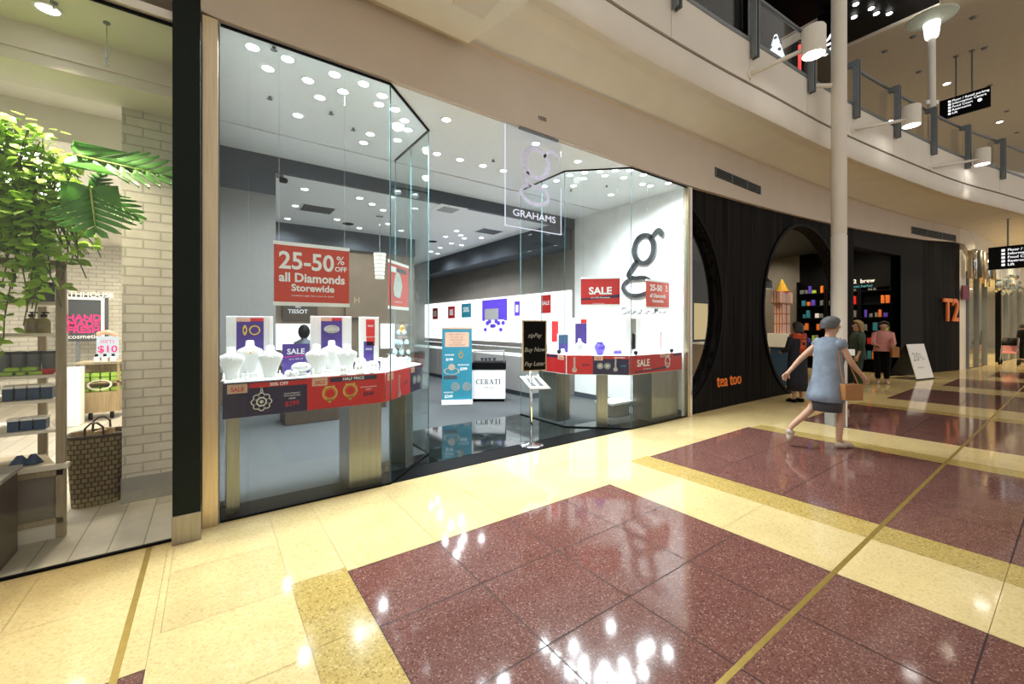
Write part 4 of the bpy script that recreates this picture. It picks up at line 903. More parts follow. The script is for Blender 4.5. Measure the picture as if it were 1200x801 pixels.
a, b = PX(565, 384, 6.5), PX(594, 384, 6.5); fr = Fr((6.5, a.y, a.z), (0, -1, 0)); w = a.y - b.y; h = PX(565, 352, 6.5).z - a.z
t = thing('feature_panel', 'large violet and grey campaign panel with violet flowers on the glowing wall band', 'panel', fr(w / 2, 0, 0))
MB().fbox(fr, 0, .25 * h, -.01, w, h, 0).build('backing', 'violet', t); MB().fbox(fr, w * .12, .3 * h, .001, w * .68, .68 * h, .006).build('picture', 'greypanel', t); m = MB(); m.fbox(fr, w * .12, .02, .001, w * .9, .29 * h, .005); m.build('white_panel', 'paper', t)
m = MB()
for k in range(9): 
    q = rr.random() * 6; m.disc2(fr, w * (.15 + .09 * k), -.05 + .3 * h * abs(math.sin(k * .9)), .09, .06, .006, .012, 8)
m.build('flower_print', 'violet', t)
# behind the wide window: brand wall, lit niches, dark showcases
q = front(0, 9.935, 0)
t = thing('brand_sign', 'dark bronze wall panel with pale watch lettering behind the hanging poster', 'panel', (1.9, 9.93, 2.0)); MB().fbox(q, PY(331, 360, 9.93).x, PY(331, 376, 9.93).z, 0, PY(372, 360, 9.93).x, PY(331, 322, 9.93).z, .02).build('panel', 'darkwood', t); m = MB(); c = PY(349, 365, 9.93); m.text(q, 'TISSOT', c.x, c.z, .12, .022, .01); m.text(q, '1853', c.x, c.z + .1, .06, .022); m.build('lettering', 'paper', t)
t = thing('brand_sign', 'bronze wall panel with a pale H letter seen past the big poster', 'panel', (3.4, 9.93, 1.9)); MB().fbox(q, PY(405, 360, 9.93).x, PY(405, 372, 9.93).z, 0, PY(446, 360, 9.93).x, PY(405, 337, 9.93).z, .02).build('panel', 'brown', t); m = MB(); c = PY(418, 352, 9.93); m.text(q, 'H', c.x, c.z, .2, .022, .01); m.build('lettering', 'warmsteel', t)
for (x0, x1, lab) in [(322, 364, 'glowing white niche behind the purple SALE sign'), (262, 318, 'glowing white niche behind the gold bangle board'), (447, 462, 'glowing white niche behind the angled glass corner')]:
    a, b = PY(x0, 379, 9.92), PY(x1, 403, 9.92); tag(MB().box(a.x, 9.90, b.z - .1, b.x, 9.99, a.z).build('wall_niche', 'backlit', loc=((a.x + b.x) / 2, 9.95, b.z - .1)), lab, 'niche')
for x0, x1, y0, lab in [(.95, 1.75, 7.3, 'dark showcase counter behind the purple SALE sign'), (1.95, 2.75, 7.9, 'dark showcase counter behind the bracelet board')]:
    t = thing('showcase_counter', lab, 'showcase', ((x0 + x1) / 2, y0 + .3, 0)); MB().box(x0, y0, 0, x1, y0 + .6, .9).build('cabinet', 'darkwood', t, bevel=.005); MB().box(x0, y0, .9, x1, y0 + .6, 1.15).build('glass_case', 'glass', t); MB().box(x0 + .03, y0 + .03, .905, x1 - .03, y0 + .57, .92).build('tray', 'satin', t)
bx_ = PY(337, 390, 7.5); bx_.z = 1.15
t = thing('display_bust', 'small black bust with a pale collar behind the purple SALE sign', 'bust', (1.25, 7.5, 1.15)); MB().ball((1.25, 7.5, 1.46), .09, .1, .12).build('head', 'black', t, smooth=True); MB().lathe((1.25, 7.5, 1.15), [(.1, 0), (.16, .06), (.15, .14), (.05, .19), (.045, .26), (.001, .27)], 16).build('torso', 'charcoal', t, smooth=True)
# ================================================================= left shop: shell
fo = MB(); fo.box(-6, 3.875, -.06, -.03, 12.3, -.001); struct(fo.build('floor_left_shop', ['planks']))
sbox('wall_left_shop_end', 'white', -6.1, 3.9, 0, -6, 12.3, 4.0); sbox('wall_left_shop_back', 'brick', -6, 12.2, 0, -.1, 12.3, 3.3); sbox('wall_left_shop_side', 'white', -.20, 5.0, 0, -.10, 12.2, 3.6)
sbox('ceiling_3', 'soffit', -6, 3.84, 3.74, -.05, 4.6, 3.8); sbox('ceiling_4', 'soffit', -6, 4.94, 3.56, -.1, 5.62, 3.6); sbox('ceiling_5', 'soffit', -6, 5.6, 3.26, -.1, 12.3, 3.32)
sbox('wall_bulkhead_left_shop', 'soffit', -6, 5.55, 3.25, -.1, 5.62, 3.58)
m = MB(); m.box(-6, 4.5, 3.46, -.05, 4.94, 3.75)
m.prism(Fr((-6, 0, 0), (0, 1, 0)), [(4.5, 3.74), (4.40, 3.74), (4.41, 3.71), (4.45, 3.70), (4.46, 3.67), (4.49, 3.66), (4.5, 3.64)], -5.95, 0); m.box(-6, 4.485, 3.545, -.05, 4.5, 3.56)
struct(m.build('trim_9', 'mallwhite'))
m = MB(); m.box(-.62, 4.95, .22, -.05, 5.15, 3.47); struct(m.build('wall_brick_pier', 'brick')); sbox('baseboard_left', 'greypanel', -.625, 4.935, 0, -.05, 5.15, .22)
wn[0] = 20
pane((-3.6, 3.88), (-1.75, 3.88), z1=3.72, mat='glassT'); pane((-1.75, 3.88), (-.212, 3.88), z1=3.72, mat='glassT')
# ---- lights of the left shop
t = thing('ceiling_light_panel', 'bright ceiling light panel behind the hanging greenery', 'ceiling light', (-2.2, 6.9, 3.25))
MB().box(-3.1, 5.8, 3.235, -1.33, 8.0, 3.26).build('frame', 'white', t); MB().box(-3.06, 5.84, 3.225, -1.37, 7.96, 3.236).build('diffuser', emi('panel_diffuser', (1, .97, .86), 15), t)
for k, (x, y, z, e, ax, ay, lab) in enumerate([(-1.0, 9.8, 3.26, 620, -1.2, 11, 'over the brown trolley'), (-.75, 6.4, 3.26, 380, -.9, 6.6, 'just behind the bulkhead'), (-.9, 4.2, 3.74, 330, -.6, 4.9, 'over the brick pier'), (-1.9, 4.1, 3.74, 340, -1.25, 4.75, 'over the hanging greenery')]):
    t = thing('recessed_downlight', 'warm downlight in the left shop ceiling ' + lab, 'downlight', (x, y, z)); MB().lathe((x, y, z), [(.07, .01), (.08, -.01), (.06, -.01)], 16, caps=False).build('trim_ring', 'white', t); MB().lathe((x, y, z - .006), [(.001, 0), (.06, 0), (.06, .005)], 16).build('lens', 'lamp', t); spot('bulb', (x, y, z - .03), e, 140 if y > 5 else 84, 1, (1, .88, .66), .1, aim=(ax, ay, 0), parent=t)
p = PY(4, 146, 5.5); t = thing('track_spotlight', 'dark track spotlight under the bulkhead above the hanging greenery', 'spotlight', (p.x, 5.5, 3.25)); MB().box(p.x - .1, 5.47, 3.22, p.x + .12, 5.5, 3.26).build('track', 'gunmetal', t); MB().tube([(p.x, 5.48, 3.22), (p.x, 5.46, 3.17), (p.x + .06, 5.4, 3.13)], [.03, .035, .03], 10).build('head', 'black', t)
# ---- shelf unit
t = thing('shelf_unit', 'pale wooden shelf unit with dark mesh base just inside the glass', 'shelf', (-1.4, 4.7, 0))
for x, y in [(-.86, 4.42), (-1.06, 4.91), (-2.1, 4.42), (-2.1, 4.93)]: MB().box(x - .05, y, 0, x, y + .05, 2.0).build('post', 'greywood', t, bevel=.004)
SH = [.53, .80, 1.02, 1.20, 1.50, 1.73]
for z in SH: MB().prism(WORLD, [(-2.1, 4.43), (-.90, 4.43), (-1.08, 4.96), (-2.1, 4.96)], z - .025, z - .0015).build('shelf_board', 'mallwhite' if z > .6 else 'greywood', t, bevel=.004)
m = MB(); m.prism(WORLD, [(-2.1, 4.43), (-.87, 4.43), (-1.05, 4.96), (-2.1, 4.96)], 0, .11); m.build('plinth', 'mallwhite', t)
m = MB(); m.box(-2.05, 4.45, .11, -.91, 4.47, .505); m.build('mesh_panel', 'taupe', t); m = MB(); m.box(-2.1, 4.42, .11, -.87, 4.45, .15); m.box(-2.1, 4.42, .46, -.87, 4.45, .505); m.build('frame_rail', 'greywood', t); m = MB(); m.box(-2.1, 4.40, .505, -.84, 4.46, .545); m.build('ledge', 'mallwhite', t, bevel=.006)
m = MB(); m.prism(WORLD, [(-2.1, 4.42), (-.86, 4.42), (-1.05, 4.97), (-2.1, 4.97)], 1.98, 2.03); m.build('cornice', 'greywood', t)
def sx_at(px, Y): return PY(px, 430, Y).x
def carton(px0, px1, Y, z, h, d, mt, label, group, name='carton', lid='paper'):
    x0, x1 = sx_at(px0, Y), sx_at(px1, Y); t = thing(name, label, name.replace('_', ' '), ((x0 + x1) / 2, Y + d / 2, z), group)
    MB().box(x0 + .003, Y, z, x1 - .003, Y + d, z + h * .82).build('body', mt, t, bevel=.003); MB().box(x0 + .001, Y - .002, z + h * .82, x1 - .001, Y + d + .002, z + h).build('lid', lid, t, bevel=.002)
carton(28, 65, 4.5, SH[5], .145, .2, 'gunmetal', 'dark lidded storage box on the top shelf under the greenery', None, 'storage_box', 'charcoal')
for k, (a, b) in enumerate([(31, 44), (45, 58)]):
    p = PY((a + b) / 2, 385, 4.56); p.z = SH[4]; t = thing('pump_bottle', ['amber pump bottle on the shelf, the one closer to the leaves', 'amber pump bottle on the shelf, the one closer to the post'][k], 'bottle', p)
    M['amber'] = M.get('amber') or pbr('amber_glass', (.30, .24, .08), .15, coat=.6); MB().lathe(p, [(.036, 0), (.039, .006), (.039, .085), (.03, .105), (.013, .112), (.013, .12), (.001, .12)], 20).build('body', 'amber', t, auto=50); MB().lathe(p, [(.018, .118), (.018, .138), (.006, .14), (.006, .152), (.001, .152)], 14).build('cap', 'black', t); MB().tube([p + Vector((-.012, 0, .152)), p + Vector((.03, -.01, .15))], .006, 6).build('nozzle', 'black', t)
    MB().fbox(front(p.x, p.y - .0405, p.z), -.02, .03, 0, .02, .07, .001).build('label_sticker', 'greywood', t)
for k, px in enumerate([4, 22, 40, 58]):
    p = PY(px, 425, 4.58); p.z = SH[3]; t = thing('product_tub', 'dark grey product tub, ' + ['at the glass edge', 'second from the glass edge', 'third from the glass edge', 'next to the shelf post'][k] + ' in the row', 'tub', p, 'dark tubs on the shelf')
    MB().lathe(p, [(.034, 0), (.041, .14), (.043, .15), (.038, .15), (.03, .02), (.001, .02)], 20).build('body', 'gunmetal', t, auto=40); MB().lathe(p, [(.042, .145), (.0445, .15), (.0445, .165), (.001, .168)], 20).build('lid', 'charcoal', t, auto=40)
for k, (px, z) in enumerate([(10, 0), (25, 0), (40, 0), (17, .03), (33, .03)]):
    x = sx_at(px, 4.46); t = MB().box(x - .045, 4.44, SH[3] + z, x + .045, 4.50, SH[3] + z + .026).build('soap_bar', 'lime', bevel=.006, loc=(x, 4.47, SH[3] + z)); tag(t, 'lime green soap bar stacked along the white shelf edge', 'soap', 'lime soap bars on the shelf')
x = sx_at(56, 4.46); tag(MB().lathe((x, 4.47, SH[3]), [(.028, 0), (.045, .035), (.04, .035), (.025, .006), (.001, .006)], 18).build('soap_dish', 'red', loc=(x, 4.47, SH[3]), auto=40), 'small red soap dish beside the lime soap bars', 'dish')
for k in range(4): carton(k * 15.5 + 1, k * 15.5 + 15.5, 4.46, SH[2], .105, .1, 'blue', 'dark blue carton on the middle shelf, ' + ['at the glass edge', 'second from the glass edge', 'second from the post', 'next to the post'][k], 'blue cartons on the middle shelf')
for k in range(3): carton(k * 16 + 7, k * 16 + 22.5, 4.46, SH[1], .09, .1, 'blue', 'dark blue carton on the lower shelf, ' + ['nearest the glass edge', 'middle one of three', 'nearest the post'][k], 'blue cartons on the lower shelf')
for k, (px, s) in enumerate([(22, 1), (38, .85)]):
    x = sx_at(px, 4.5); m = MB(); R = []
    for j in range(5): R.append([Vector((x + .055 * s * math.cos(q) * (1 - .2 * j) + .01 * math.sin(3 * q + j), 4.52 + .045 * s * math.sin(q) * (1 - .2 * j), SH[0] + .015 + .018 * j)) for q in [2 * PI * i / 14 for i in range(14)]])
    m.loft(R); tag(m.build('folded_cloth', 'blue', loc=(x, 4.52, SH[0] + .015), smooth=True), ['blue bunched cloth on the ledge, the larger one', 'blue bunched cloth on the ledge, the smaller one by the post'][k], 'cloth')
t = thing('low_cabinet', 'dark low cabinet with a pale top at the very edge of the shop window', 'cabinet', (-1.5, 4.15, 0)); MB().box(-2.0, 3.99, 0, -1.07, 4.33, .56).build('body', 'darkwood', t, bevel=.004); MB().box(-2.02, 3.97, .56, -1.05, 4.35, .59).build('top', 'greypanel', t, bevel=.004)
p = Vector((-1.14, 4.1, .59)); t = thing('soap_bottle', 'squat green bottle on the dark low cabinet', 'bottle', p); MB().lathe(p, [(.03, 0), (.035, .01), (.035, .05), (.02, .07), (.012, .08), (.001, .08)], 18).build('body', pbr('green_glass', (.03, .07, .03), .2), t, auto=50); MB().lathe(p, [(.014, .08), (.014, .1), (.001, .1)], 12).build('cap', 'black', t)
# ---- basket with handles
bx, by_ = -.80, 5.15
def sqr(r, z, sq=.5, n=28): return [Vector((bx + r * math.copysign(abs(math.cos(q)) ** sq, math.cos(q)), by_ - .0 + r * .8 * math.copysign(abs(math.sin(q)) ** sq, math.sin(q)), z)) for q in [2 * PI * i / n for i in range(n)]]
t = thing('woven_basket', 'tall woven basket with dark handles standing beside the brick pier', 'basket', (bx, by_, 0))
MB().loft([sqr(.155, 0), sqr(.16, .01), sqr(.175, .3), sqr(.19, .60), sqr(.18, .60), sqr(.165, .3), sqr(.15, .04)]).build('body', 'basket', t, auto=50)
MB().tube(sqr(.19, .605) + [sqr(.19, .605)[0]], .012, 6).build('rim', 'darkwood', t)
for s in (-1, 1): MB().tube([(bx - .06, by_ + s * .15, .58), (bx - .055, by_ + s * .16, .68), (bx - .02, by_ + s * .16, .72), (bx + .02, by_ + s * .16, .72), (bx + .055, by_ + s * .16, .68), (bx + .06, by_ + s * .15, .58)], .009, 6).build('handle', 'darkwood', t, smooth=True)
for k, (dx, dy, rz) in enumerate([(-.07, -.03, .3), (.05, .03, -.4), (.0, -.06, .9)]):
    f = Fr((bx + dx, by_ + dy, .44), (math.cos(rz), math.sin(rz), 0), (.15 * (k - 1), .1, 1)); tag(MB().fbox(f, -.06, 0, -.012, .06, .2, .012).build('paddle_brush', 'wood', bevel=.008, loc=f.o), 'light wooden bath brush sticking out of the woven basket', 'brush', 'wooden brushes in the basket')
# ---- trolley with lime boxes at the back
a, b = PZ(91, 474, 0), PZ(140, 469, 0); fr = Fr((a.x, 9.6, 0), (1, 0, 0)); sc = 9.6 / a.y; tx0 = PY(91, 470, 9.6).x; tx1 = PY(140, 470, 9.6).x; fr = front(tx0, 9.6, 0); w = tx1 - tx0; zt = PY(110, 424, 9.6).z
t = thing('display_trolley', 'brown wooden display trolley on black castors at the back of the shop', 'trolley', fr(w / 2, 0, -.25))
MB().fbox(fr, 0, .12, -.45, w, .46, -.01).build('lower_crate', 'wood', t, bevel=.005); MB().fbox(fr, 0, .12, -.47, w, zt, -.45).build('back_panel', 'wood', t); MB().fbox(fr, -.02, zt - .04, -.5, w + .02, zt, .02).build('top', 'greywood', t, bevel=.005); MB().fbox(fr, 0, .60, -.45, w, .63, 0).build('shelf_board', 'wood', t)
for a_ in (0, w - .03): MB().fbox(fr, a_, .12, -.03, a_ + .03, zt - .04, 0).build('post', 'wood', t)
for a_ in (.12, w - .12): MB().cyl(fr(a_, .06, -.06), fr(a_ + .04, .06, -.06), .06, n=14).build('castor', 'black', t)
m = MB(); m.ring2(fr, w * .52, .58, .14, .115, .0, .02, 24, 0, 1.1, .62); m.build('oval_emblem', 'mallwhite', t)
for z in (.46, .63): 
    for k in range(4):
        for j in range(2 if z > .5 else 1): x = fr(w * (.05 + .24 * k), 0, 0).x; t = MB().box(x, 9.66, z + .075 * j + .002, x + w * .2, 9.9, z + .075 * j + .065).build('gift_box', 'lime', bevel=.004, loc=(x + w * .1, 9.78, z + .075 * j + .002)); tag(t, 'flat lime green gift box on the brown trolley', 'box', 'lime gift boxes on the trolley')
fr2 = front(PY(113, 418, 9.7).x, 9.7, zt); t = thing('price_sign', 'pale blue price sign with pink figures standing on the brown trolley', 'sign', fr2(.12, 0, 0)); MB().fbox(fr2, 0, .06, -.01, .27, .42, 0).build('card', pbr('pale_blue', (.5, .6, .75), .5), t); m = MB(); m.text(fr2, '$10', .135, .2, .16, .003, .02); m.text(fr2, 'GIFTS', .135, .33, .07, .003); m.build('lettering', 'pink', t); MB().fbox(fr2, .11, 0, -.012, .16, .08, -.002).build('foot', 'greywood', t)
m = MB(); [m.ball(fr2(.03 + .05 * k, .46 + .03 * math.sin(k), -.01), .04, .02, .04, 8, 5) for k in range(5)]; m.build('flower_trim', 'peach', t)
for k in range(3): 
    p = fr2(.02 + .10 * k, 0, .12); t = thing('soap_bottle', 'small white bottle with black cap in front of the pale blue price sign', 'bottle', p, 'capped bottles on the trolley'); MB().lathe(p, [(.035, 0), (.035, .07), (.015, .09), (.001, .09)], 14).build('body', 'paper', t, auto=40); MB().lathe(p, [(.02, .088), (.02, .13), (.001, .13)], 12).build('cap', 'black', t)
# ---- wall sign with pink lettering
a, b = PY(80, 400, 11.6), PY(127, 346, 11.6); fr = front(a.x, 11.6, a.z); w = b.x - a.x; h = b.z - a.z
t = thing('poster_stand', 'dark poster in a white frame with hot pink lettering at the back of the shop', 'poster', fr(w / 2, 0, 0)); MB().fbox(fr, 0, 0, -.03, w, h, 0).build('board', 'charcoal', t); m = MB(); m.fbox(fr, 0, h - .1, 0, w * .9, h - .05, .03); m.fbox(fr, w * .82, 0, 0, w * .9, h - .1, .03); m.build('frame', 'paper', t)
m = MB()
for k, s in enumerate(['HAND', 'MADE', 'FRESH']): m.text(fr, s, w * .38, h * (.50 - .13 * k), .17, .004, .03)
m.build('pink_lettering', 'pink', t); m = MB(); m.text(fr, 'BATHHOUSE', w * .42, h * 1.0, .14, .004, .02); m.build('header_lettering', 'paper', t); m = MB(); m.text(fr, 'cosmetics', w * .42, h * .1, .12, .004, .01); m.build('footer_lettering', 'paper', t)
MB().fbox(fr, .1, -a.z + .0, -.03, .16, 0, -.005).build('leg', 'gunmetal', t); MB().fbox(fr, w - .16, -a.z + .0, -.03, w - .1, 0, -.005).build('leg', 'gunmetal', t)
t = thing('side_pillar', 'plain white pillar beside the brown trolley', 'pillar', (PY(85, 478, 9.3).x, 9.3, 0)); x = PY(85, 478, 9.3).x; MB().box(x - .12, 9.2, 0, x + .1, 9.5, .9).build('shaft', 'white', t, bevel=.004)
# ---- hanging bead strings
for px, y0, y1, Y, lab in [(125, 2, 76, 4.15, 'fine wire with clear beads hanging from the shop ceiling'), (63, 0, 9, 4.1, 'short dark ceiling hook wire beside the beaded wire')]:
    a, b = PY(px, y0, Y), PY(px, y1, Y); top = 3.74; t = thing('hanging_bead_string', lab, 'hanging wire', (a.x, Y, top)); MB().cyl((a.x, Y, top), (a.x, Y, b.z), .0025, n=5).build('wire', 'gunmetal', t); m = MB()
    for k in range(5): m.ball((a.x, Y, b.z + .03 * k), .009, .009, .012, 8, 5)
    m.build('bead', 'crystal', t); MB().lathe((a.x, Y, top), [(.001, -.02), (.02, -.01), (.02, 0)], 10).build('hook', 'gunmetal', t)
# ---- trailing plant and monstera
def leaf_pts(s): return [(0, 0, 0), (.32 * s, .22 * s, .03 * s), (.42 * s, .55 * s, .0), (.18 * s, .9 * s, -.05 * s), (0, 1.1 * s, -.12 * s), (-.18 * s, .9 * s, -.05 * s), (-.42 * s, .55 * s, 0), (-.32 * s, .22 * s, .03 * s), (0, .55 * s, .06 * s)]
t = thing('trailing_plant', 'mass of bright green trailing vines hanging over the wooden shelf unit', 'plant', (-1.25, 4.7, 2.85))
lm, sm = MB(), MB(); R = random.Random(11)
for v in range(125):
    x0 = R.uniform(-1.75, -.80); y0 = R.uniform(4.36, 4.86); zt_ = 2.82 + R.uniform(-.15, .1) - max(0, (x0 + 1.0)) * .9
    k = (x0 + 1.75) / .95; L = R.uniform(.6, 1.0) * (1.6 - .8 * k ** 1.5); zb_ = zt_ - L
    y0 = R.uniform(4.20, 4.34) if v % 5 < 3 else y0 + .06
    if v % 5 < 2 and x0 < -1.02: zb_ -= .28; L += .28
    if y0 > 4.36: zb_ = max(zb_, 2.12); L = zt_ - zb_
    pts = [Vector((x0 + .05 * math.sin(5 * q + v) + .06 * q, y0 - .03 * math.sin(3 * q), zt_ - (zt_ - zb_) * q)) for q in [i / 8 for i in range(9)]]
    sm.tube(pts, .004, 4)
    for i in range(int(L * 34)):
        q = R.random(); p = pts[int(q * 8)] + Vector((R.gauss(0, .045), R.gauss(0, .03) - .03, R.gauss(0, .03) + .03))
        az = R.uniform(0, 2 * PI); s = R.uniform(.045, .085); d = Vector((math.cos(az), math.sin(az) * .6 - .35, R.uniform(-.9, .15))).normalized(); sd = d.cross(Vector((R.gauss(0, .3), -.6, 1))).normalized(); nn = sd.cross(d)
        lm.add([p + sd * a * 1.0 + d * b + nn * c for a, b, c in leaf_pts(s)], [(0, 1, 8), (1, 2, 8), (2, 3, 8), (3, 4, 8), (4, 5, 8), (5, 6, 8), (6, 7, 8), (7, 0, 8)])
lm.build('foliage', 'leaf', t, smooth=True); sm.build('vine', 'stem', t)
MB().box(-2.0, 4.5, 2.72, -1.25, 4.75, 2.86).build('planter', 'darkwood', t)
for x in (-1.9, -1.3): MB().cyl((x, 4.62, 2.86), (x, 4.62, 3.46), .008, n=6).build('hanger', 'gunmetal', t)
t = thing('monstera_plant', 'large split leaved monstera plant reaching out beside the white bricks', 'plant', (-.95, 4.72, 2.3))
def monstera(base, tip, side, length, width, n=7, mt='monstera'):
    base, tip = Vector(base), Vector(tip); d = (tip - base).normalized(); side = Vector(side); side = (side - d * side.dot(d)).normalized(); up = side.cross(d); m = MB()
    W = lambda q: width * (math.sin(PI * min(1, q * .92 + .08)) ** .7) * (1.08 - .45 * q)
    for s in (-1, 1):
        for i in range(n):
            q0, q1 = i / n, (i + .90) / n
            def pt(q, e, lift): return base + d * length * (q + .42 * e * (1 - .55 * q) * (1 if q > .1 else -.35)) + side * s * W(q) * e + up * (-.10 * width * e * e + lift)
            rows = []
            for e in (0, .33, .66, .9, 1.0):
                w0, w1 = (q0, q0 + 1.0 / n) if e < .3 else (q0 + (.0 if e < .9 else .03), q1 - (0 if e < .95 else .04))
                gp = {0: 0, .33: .02, .66: .16, .9: .28, 1.0: .42}[e] / n; rows.append((pt(w0 + gp * .6, e, 0), pt((w0 + w1) / 2, e * 1.04, .02), pt(w1 - gp * .4, e, 0)))
            k = len(m.v); m.v += [p for r_ in rows for p in r_]
            for j in range(len(rows) - 1):
                for c in range(2): m.f.append([k + 3 * j + c, k + 3 * j + c + 1, k + 3 * j + 3 + c + 1, k + 3 * j + 3 + c]); m.m.append(0)
    o = m.build('leaf_blade', mt, t, smooth=True); sol = o.modifiers.new('s', 'SOLIDIFY'); sol.thickness = .003
    MB().tube([base, base + d * length * .55 + up * .004, base + d * length], [.008, .006, .002], 6).build('midrib', 'rib', t, smooth=True); return o
b1 = PY(90, 182, 4.16); monstera(b1, PY(176, 201, 4.12), (.1, .45, .85), .53, .20, 7)
b2 = PY(106, 220, 4.14); monstera(b2, PY(114, 284, 4.06), (1, .15, 0.12), .33, .25, 7)
b3 = PY(106, 218, 4.3); monstera(b3, PY(150, 247, 4.26), (.3, .2, 1), .34, .11, 6, 'monstera'); monstera(PY(114, 222, 4.3), PY(119, 206, 4.3), (1, 0, .1), .12, .08, 4, 'monstera')
root = Vector((-1.05, 4.72, 2.3))
for b in (b1, b2, b3): MB().tube([root, (root + b) / 2 + Vector((0, 0, .12)), b], [.011, .009, .007], 6).build('stalk', 'stem', t, smooth=True)
MB().lathe((-1.05, 4.72, 2.05), [(.06, 0), (.08, .16), (.085, .18), (.07, .18), (.001, .17)], 18).build('pot', 'mallwhite', t, auto=40)
# ================================================================= black timber tea shop
def wall_cols(m, xs, hole, zt_, th=.24, mi=0):
    """front wall following the mall curve; hole(X) -> (z0, z1) cut out or None"""
    def pts(X, z, off): return Vector((X, wy(X) + off, z))
    cols = [(X, hole(X)) for X in xs]
    for (Xa, ha), (Xb, hb) in zip(cols, cols[1:]):
        mid = hole((Xa + Xb) / 2)
        if mid is None: segs = [(0, 0, zt_(Xa), zt_(Xb))]
        else:
            ha_ = ha or (mid[0] + mid[1],) ; c = (mid[0] + mid[1]) / 2
            a0, a1 = ha if ha else (c, c); b0, b1 = hb if hb else (c, c)
            segs = []
            if max(a0, b0) > .001: segs.append((0, 0, max(a0, 0), max(b0, 0)))
            segs.append((a1, b1, zt_(Xa), zt_(Xb)))
        for za0, zb0, za1, zb1 in segs:
            if za1 - za0 < 1e-4 and zb1 - zb0 < 1e-4: continue
            P = [pts(Xa, za0, 0), pts(Xb, zb0, 0), pts(Xb, zb1, 0), pts(Xa, za1, 0), pts(Xa, za0, th), pts(Xb, zb0, th), pts(Xb, zb1, th), pts(Xa, za1, th)]
            m.add(P, [(0, 1, 2, 3), (7, 6, 5, 4), (0, 4, 5, 1), (3, 2, 6, 7)], mi)
def circ(c, r, zc_):
    def f(X):
        d = r * r - (X - c) ** 2
        return (zc_ - math.sqrt(d), zc_ + math.sqrt(d)) if d > 1e-6 else None
    return f
h1, h2 = circ(5.95, 1.85, 1.9), circ(11.6, 2.0, 1.92)
def hole(X): return h1(X) or h2(X)
xs = sorted(set([6.73 + .01, 14.35] + xr(6.74, 7.4, .06) + [5.95 + 1.85 * math.cos(q) for q in np.linspace(.02, 1.1, 26) if 5.95 + 1.85 * math.cos(q) > 6.75] + [7.8] + [11.6 + 2 * math.cos(q) for q in np.linspace(0, PI, 60)] + xr(7.85, 9.55, .2) + xr(13.7, 14.35, .15)))
t = thing('timber_shopfront', 'black charred timber shopfront with big round openings', 'shopfront', (10.5, 4.05, 0))
m = MB(); wall_cols(m, xs, hole, lambda X: zb(X) + .01); m.build('timber_wall', 'timber', t)
m = MB(); wall_cols(m, xr(14.35, 17.4, .3), lambda X: (-1, 3.75), lambda X: zb(X) + .01); m.build('lintel', 'black', t)
m = MB(); wall_cols(m, xr(17.4, 18.9, .3), lambda X: None, lambda X: zb(X) + .01); m.build('plain_panel', 'black', t)
m = MB(); wall_cols(m, xr(18.9, 21.5, .2), lambda X: None, lambda X: zb(X) + .01); m.build('timber_panel', 'timber', t)
m = MB()
for c, r, q0, q1 in [(5.95, 1.87, -1.12, 1.12), (11.6, 2.02, -1.25 + 0, PI + 1.25)]:
    R0 = []
    for q in np.linspace(q0, q1, 70):
        X = c + r * math.cos(q); 
        if X < 6.74: continue
        z = 1.91 + r * math.sin(q); n = Vector((math.cos(q), 0, math.sin(q)))
        if z < 0: continue
        b = Vector((X, wy(X), z)); R0.append([b + Vector((0, -.03, 0)), b + n * .07 + Vector((0, -.03, 0)), b + n * .07, b + Vector((0, .2, 0)) - n * .0])
    m.loft(R0)
m.build('round_frame', 'black', t, auto=40)
m = MB(); R0 = [(X, h1(X)) for X in xr(6.76, 7.78, .05)]
m.loft([[Vector((X, wy(X) + .1, h[0])), Vector((X, wy(X) + .1, h[1])), Vector((X, wy(X) + .112, h[1])), Vector((X, wy(X) + .112, h[0]))] for X, h in R0]); m.build('round_pane', 'glassT', t)
def lettering3d(name, label, text, Xa, Xb, z, size, cat='sign', sx=1, bold=.0, depth=.05):
    fr = Fr((Xa, wy(Xa) - .05, z), (Xb - Xa, wy(Xb) - wy(Xa), 0)); L = math.hypot(Xb - Xa, wy(Xb) - wy(Xa)); t = thing(name, label, cat, fr(L / 2, 0, 0))
    for ch_, off in ([(text, 0)] if len(text) > 2 else [(text[0], -.27 * size), (text[1], .27 * size)]): glyph(t, fr, ch_, L / 2 + off, size, depth, bold, sx)
    return t
def glyph(t, fr, text, a0, size, depth, bold, sx):
    m = MB(); m.text(fr, text, a0, 0, size, depth + .004, bold, sx=sx); k = len(m.v); vs = [v - fr.n * depth for v in m.v]
    me = len(m.f); m.v += vs; m.f += [[i + k for i in f] for f in m.f[:me]]; m.m += [0] * me
    cnt = {}
    for f in m.f[:me]:
        for a, b in zip(f, f[1:] + f[:1]): cnt[(min(a, b), max(a, b))] = cnt.get((min(a, b), max(a, b)), 0) + 1
    for (a, b), n in cnt.items():
        if n == 1: m.f.append([a, b, b + k, a + k]); m.m.append(0)
    m.build('letters' if len(text) > 2 else 'letter', 'orange', t)
a, b = PY(836, 447, 4.05), PY(865, 447, 4.05)
lettering3d('shop_lettering', 'orange lower case letters low on the black timber wall', 'tea too', a.x, b.x, a.z, .33, sx=.95, bold=0, depth=.02)
lettering3d('shop_sign', 'large orange letter and figure sign on the black timber panel by the leaning board', 'T2', 20.0, 21.3, 2.06, 1.1, sx=.95, bold=.012)
